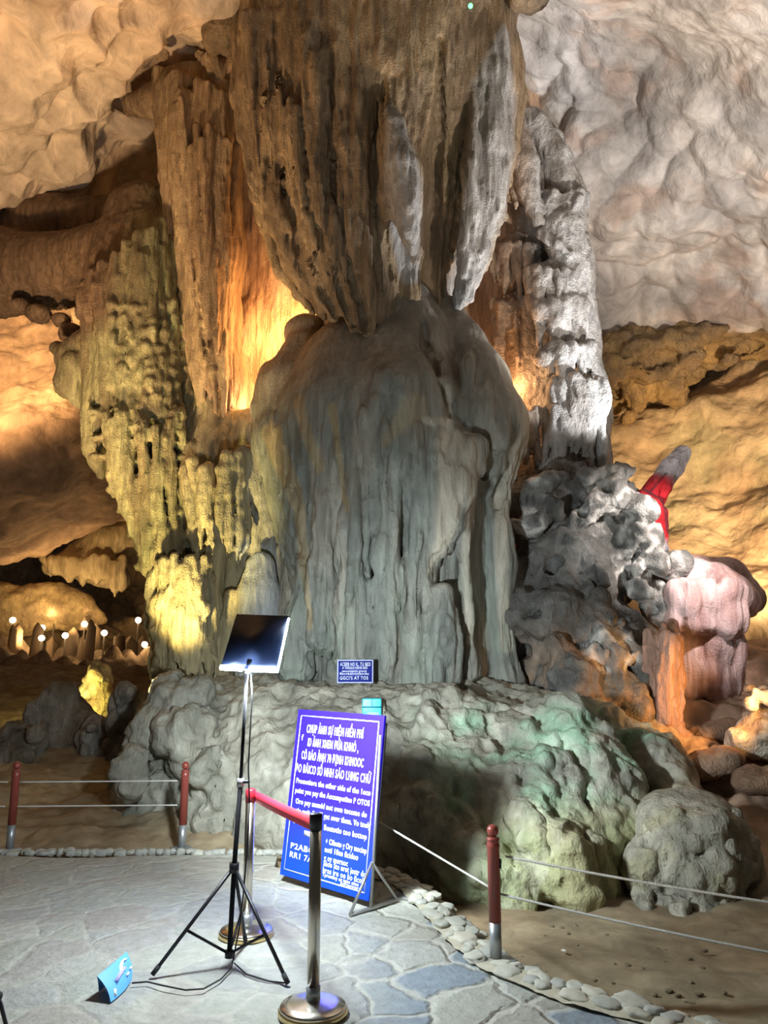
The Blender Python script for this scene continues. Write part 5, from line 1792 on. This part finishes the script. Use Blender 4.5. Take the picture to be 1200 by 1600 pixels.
# ------------------------------------------------------------------ turquoise box behind the board
YB = (MOUND.surf(580, 1118) or 7.4)
m_ = mpp(580, 1118, YB)
pB = P(581, 1126, YB - .02)
bxr = empty('carton', pB)
tag(bxr, 'turquoise carton resting on the mound behind the top right corner of the notice board', 'box')
wb_, hb_ = 30 * m_, 34 * m_
M_TEAL = simple('turquoise_card', (.05, .52, .62), .4, var=.15, bscale=30)
m = MB().box((0, 0, hb_ / 2), (wb_, .12, hb_), bevel=.012)
m.build('box_body', M_TEAL, bxr)
m = MB().box((0, -.061, hb_ * .62), (wb_ * .96, .004, hb_ * .06))
m.build('dark_band', simple('teal_band', (.0, .22, .33), .5), bxr)
m = MB().box((0, -.061, hb_ * .82), (.006, .004, hb_ * .34))
m.build('lid_seam', bpy.data.materials['teal_band'], bxr)
m = MB().box((wb_ * .08, -.061, hb_ * .25), (wb_ * .6, .004, hb_ * .3))
m.build('pale_label', simple('pale_cyan', (.45, .85, .9), .5), bxr)

# ------------------------------------------------------------------ tripod lamp
fL, fR, fB = PZ(238, 1523, 0.012), PZ(450, 1537, 0.012), PZ(384, 1472, 0.012)
cen = (fL + fR + fB) / 3
cY = 4.50
hub = P(366, 1354, cY)
bot = P(358, 1496, cY)
top = P(386, 1046, cY)
lampo = empty('tripod_lamp', (bot.x, bot.y, 0))
tag(lampo, 'work lamp on a black tripod, its square panel edged with glowing blue-white strips', 'lamp')
O = lampo.location


def bl(m, name, mat, parent=None):
    m.v = [tuple(Vector(v) - O) for v in m.v]
    return m.build(name, mat, parent or lampo)


slv = P(376, 1222, cY)
bl(MB().tube([bot, hub, slv], .0135, n=14), 'lower_pole', M_MATTE)
bl(MB().tube([slv, top], .0095, n=14), 'upper_pole', M_MATTE)
bl(MB().tube([hub + Vector((0, 0, -.03)), hub + Vector((0, 0, .02))], .027, n=16), 'leg_hub', M_BLACK)
clampo = bl(MB().tube([slv + Vector((0, 0, -.025)), slv + Vector((0, 0, .02))], .02, n=16), 'clamp_collar', M_GALV)
bl(MB().tube([slv, slv + Vector((.05, -.02, .005))], .009, n=10), 'clamp_knob', M_BLACK, clampo)
bl(MB().tube([bot + Vector((0, 0, -.0)), bot + Vector((0, 0, .035))], .024, n=16), 'brace_hub', M_BLACK)
for f_ in (fL, fR, fB):
    o = bl(MB().tube([hub, f_], .010, n=12), 'leg', M_BLACK)
    mid = hub.lerp(f_, .60)
    bl(MB().tube([bot + Vector((0, 0, .018)), mid], .0075, n=10), 'brace', M_BLACK)
    d_ = (f_ - hub).normalized()
    bl(MB().tube([f_ - d_ * .05, f_], .013, n=12), 'rubber_foot', M_RUBBER, o)
# panel
pTL, pTR, pBR, pBL = P(370, 960, 4.66), P(452, 963, 4.58), P(434, 1047, 4.42), P(345, 1043, 4.50)
pc = (pTL + pTR + pBR + pBL) / 4
ux = ((pTR - pTL) + (pBR - pBL)).normalized()
uy0 = ((pTL - pBL) + (pTR - pBR)).normalized()
un = ux.cross(uy0).normalized()


def quad_slab(c4, t, name, mat, shrink=0.0, parent=None):
    vs = [Vector(c) for c in c4]
    cc = sum(vs, Vector()) / 4
    vs = [v.lerp(cc, shrink) for v in vs]
    m = MB().add([v + un * t[0] for v in vs] + [v + un * t[1] for v in vs], [(0, 1, 2, 3)[::-1], (4, 5, 6, 7), (0, 1, 5, 4), (1, 2, 6, 5), (2, 3, 7, 6), (3, 0, 4, 7)])
    return bl(m, name, mat, parent)


c4 = [pTL, pTR, pBR, pBL]
shell = quad_slab(c4, (-.02, .004), 'panel_shell', simple('glossy_black', (.02, .03, .07), .3))  # blue lamp reflection put into the shell colour
quad_slab(c4, (-.026, -.0205), 'light_diffuser', simple('lamp_diffuser', (.8, .9, 1), .5, emit=(.62, .8, 1.0), strength=12), shrink=.06, parent=shell)
M_STRIP = simple('led_strip', (1, 1, 1), .5, emit=(.62, .80, 1.0), strength=45)
for a_, b_ in ((0.0, .38), (.51, 1.0)):
    bl(MB().tube([pBL.lerp(pBR, a_), pBL.lerp(pBR, b_)], .016, n=10), 'light_strip', M_STRIP, shell)
bl(MB().tube([pTR.lerp(pBR, .04), pBR], .0062, n=10), 'light_strip', M_STRIP, shell)
bl(MB().tube([top + Vector((0, 0, -.02)), (pBL + pBR) / 2 + Vector((0, .01, .05))], .014, n=10), 'panel_bracket', M_BLACK)
cabp = [P(x, y, cY - .01 + .0 * y) for x, y in [(392, 1052), (394, 1090), (391, 1140), (388, 1200), (390, 1260), (386, 1330), (380, 1400), (374, 1450), (366, 1490)]]
cabp += [PZ(x, y, 0.012) for x, y in [(362, 1512), (345, 1530), (318, 1545), (290, 1547), (255, 1540), (230, 1534), (206, 1536)]]
o = MB().tube(cabp, .0042, n=8).build('power_cable', M_RUBBER, origin=cabp[0])
tag(o, 'thin black power cable hanging from the lamp and trailing over the floor', 'cable')
cab2 = [PZ(x, y, 0.008) for x, y in [(366, 1505), (385, 1522), (420, 1533), (446, 1536)]]
tag(MB().tube(cab2, .0038, n=8).build('power_cable', M_RUBBER, origin=cab2[0]), 'short black cable lying by the right foot of the tripod', 'cable')

# ------------------------------------------------------------------ folded blue card on the floor
q0 = PZ(173, 1566, 0.004)
q1 = PZ(206, 1531, 0.004)
vY = (q1 - q0)
cardM = simple('blue_card', (.12, .42, .85), .45, var=.05, bscale=10)
card = empty('folded_card', q0)
tag(card, 'light blue folded card standing on the paving left of the tripod', 'card')
topL = P(152, 1525, q0.y + .06)
topR = P(198, 1487, q1.y + .05)
nseg = 10
vs = []
for i in range(nseg + 1):
    t = i / nseg
    lo_ = q0.lerp(q1, t)
    hi_ = topL.lerp(topR, t)
    bow = Vector((.012, -.012, 0)) * math.sin(t * math.pi)
    for j in range(5):
        s_ = j / 4
        p_ = lo_.lerp(hi_, s_) + bow * (1 - s_ * .5) + Vector((.014 * math.sin(s_ * math.pi), 0, 0))
        vs += [p_ - q0, p_ - q0 + Vector((-.002, .003, 0))]
fs = []
for i in range(nseg):
    for j in range(4):
        k = (i * 5 + j) * 2
        a_, b_, c_, d_ = k, k + 10, k + 12, k + 2
        fs += [(a_, b_, c_, d_), (a_ + 1, d_ + 1, c_ + 1, b_ + 1)]
MB().add(vs, fs).build('front_leaf', cardM, card)
q2 = q0 + Vector((-.10, .12, 0))
q3 = q1 + Vector((-.06, .14, 0))
MB().add([topL - q0, topR - q0, q3 - q0, q2 - q0, topL - q0 + Vector((0, .003, 0)), topR - q0 + Vector((0, .003, 0)), q3 - q0 + Vector((0, .003, 0)), q2 - q0 + Vector((0, .003, 0))],
         [(0, 1, 2, 3), (7, 6, 5, 4), (0, 4, 5, 1), (3, 2, 6, 7), (0, 3, 7, 4), (1, 5, 6, 2)]).build('back_leaf', cardM, card)


def oncard(t, s):
    bow = Vector((.012, -.012, 0)) * math.sin(t * math.pi)
    return q0.lerp(q1, t).lerp(topL.lerp(topR, t), s) + bow * (1 - s * .5) + Vector((.014 * math.sin(s * math.pi), 0, 0)) + Vector((.004, -.004, 0)) - q0


for nm, pts, r0, mm in [('white_arc', [(.55, .60), (.62, .80), (.75, .90), (.88, .88)], .009, M_WHITE), ('pink_mark', [(.3, .55), (.5, .66), (.72, .72)], .014, simple('lilac_print', (.45, .42, .80), .5)),
                        ('white_mark', [(.18, .12), (.2, .36)], .007, M_WHITE), ('white_mark', [(.70, .42), (.80, .46)], .006, M_WHITE), ('white_mark', [(.88, .5), (.94, .54)], .006, M_WHITE)]:
    MB().tube([oncard(*p_) for p_ in pts], r0, n=8, flat=.12).build(nm, mm, card)

# ------------------------------------------------------------------ foot of another stand at the left edge
st = empty('stand', PZ(12, 1606, 0))
tag(st, 'black metal stand leg with a knob at the bottom left corner', 'stand')
ka, kb_ = P(-2, 1556, 3.75), PZ(10, 1604, 0.01)
MB().tube([ka - st.location, kb_ - st.location], .009, n=10).build('leg', M_BLACK, st)
MB().tube([P(-60, 1300, 3.95) - st.location, ka - st.location], .010, n=10).build('leg_upper', M_BLACK, st)
MB().lathe([(.001, -.018), (.014, -.012), (.018, 0), (.014, .012), (.001, .018)], c=ka - st.location, n=14).build('knob', M_RUBBER, st)

# ------------------------------------------------------------------ scraps in the dirt
M_PAPER = simple('paper', (.78, .78, .72), .8)
for x, y, lab in [(1078, 1567, 'white paper scrap on the dirt near the bottom right'), (881, 1486, 'tiny white scrap on the dirt beside the right bollard')]:
    p = PZ(x, y, -.235)
    m = MB().box((0, 0, .004), (.06 if x > 1000 else .03, .025, .006), rot=Matrix.Rotation(-.5, 3, 'Z'), bevel=.002)
    o = m.build('paper_scrap', M_PAPER)
    o.location = p
    tag(o, lab, 'litter')
r_ = random.Random(500)
M_PEB = simple('dirt_pebble', (.20, .16, .10), .9, var=.2)
for i in range(34):
    x, y = r_.uniform(700, 1150), r_.uniform(1440, 1560)
    p = PZ(x, y, -.262)
    if inside_pave(np.array([p.x]), np.array([p.y - .25]))[0]: continue
    me = stone_mesh(600 + i, r_.uniform(.010, .024), r_.uniform(.010, .02), .010)
    me.materials.append(M_PEB)
    o = bpy.data.objects.new('pebble', me)
    COL.objects.link(o)
    o.location = (p.x, p.y, float(ground_z(np.array([p.x]), np.array([p.y]))[0]) + .004)
    tag(o, 'small dark pebble lying on the dirt beyond the stone kerb', 'pebble', 'pebbles on the dirt')

# ------------------------------------------------------------------ distant lamps
M_GLOBE = simple('lamp_globe', (1, .9, .7), .5, emit=(1.0, .78, .46), strength=22)
M_POST = simple('dark_post', (.08, .06, .04), .8)
LP = [(20, 969, 23, 'leftmost distant globe lamp on a thin post'), (85, 965, 24, 'distant globe lamp behind and right of the stacked pair'), (66, 981, 22, 'upper lamp of the stacked pair of distant globes'),
      (65, 997, 20, 'lower lamp of the stacked pair of distant globes, on a tall post'), (102, 993, 21, 'distant globe lamp just right of the stacked pair'), (132, 975, 23, 'distant lamp lighting a small cone-shaped stalagmite'),
      (143, 964, 24.5, 'distant lamp standing just above the cone-shaped stalagmite'), (163, 989, 22, 'distant lamp in the middle of the dark chamber, right of the cone stalagmite'),
      (216, 969, 23, 'distant lamp high at right, close to the pillar edge'), (226, 1007, 19, 'distant lamp low at right, beside the pillar foot')]
for x, y, Y, lab in LP:
    p = P(x, y, Y)
    r0 = 4.6 * mpp(x, y, Y)
    root = empty('globe_lamp', p - Vector((0, 0, 1.0)))
    tag(root, lab, 'lamp', 'distant globe lamps')
    pr = [(max(r0 * math.sin(t), .0005), 1.0 - r0 * math.cos(t)) for t in [math.pi * q / 10 for q in range(11)]]
    MB().lathe(pr, n=16).build('globe', M_GLOBE, root)
    MB().tube([(0, 0, -.2), (0, 0, 1.0 - r0)], .025, n=8).build('lamp_post', M_POST, root)
    light('globe_light', 'POINT', p + Vector((0, -.35, .1)), 12, (1.0, .68, .34), size=.12)
m = MB().tube([P(132, 985, 23.2), P(132, 972, 23.2), P(132, 962, 23.2)], [.17, .09, .02], n=12)
tag(m.build('stalagmite', bpy.data.materials['far_stone']), 'small glowing cone-shaped stalagmite among the distant lamps', 'stalagmite')
# low flood lamp in front of the yellow stalagmite
p = P(114, 1088, 11.9)
root = empty('flood_lamp', p - Vector((0, 0, .08)))
tag(root, 'small bright flood lamp at the foot of the yellow stalagmite', 'lamp')
MB().lathe([(.001, .02), (.05, .03), (.065, .08), (.05, .13), (.001, .145)], n=16).build('lamp_glass', simple('flood_glass', (1, .9, .6), .5, emit=(1, .85, .5), strength=26), root)
MB().box((0, .03, 0), (.12, .08, .05), bevel=.01).build('lamp_base', M_POST, root)
light('flood_light', 'POINT', p + Vector((.12, -.22, .05)), 26, (1.0, .80, .25), size=.05)
# green pilot lamp up on the pillar
p = P(735, 9, 8.3)
root = empty('green_lamp', p)
tag(root, 'tiny green pilot lamp high on the pillar at the top edge', 'lamp')
MB().lathe([(.001, -.03), (.025, -.018), (.03, 0), (.02, .02), (.001, .028)], n=14).build('green_bulb', simple('green_glow', (.1, 1, .2), .4, emit=(.05, 1, .12), strength=9), root)
MB().box((0, .05, .02), (.05, .08, .05), bevel=.006).build('lamp_body', M_POST, root)
light('green_light', 'POINT', p + Vector((0, -.12, -.05)), 0.6, (.1, 1, .2), size=.03)
# lamps lighting the far chamber
light('chamber_light', 'SPOT', P(110, 975, 21.0), 420, AMBER, target=P(130, 900, 24.5), angle=90, blend=.8, size=.2)
light('chamber_light', 'SPOT', P(40, 1000, 21.0), 220, AMBER, target=P(40, 945, 24.5), angle=100, blend=.8, size=.2)
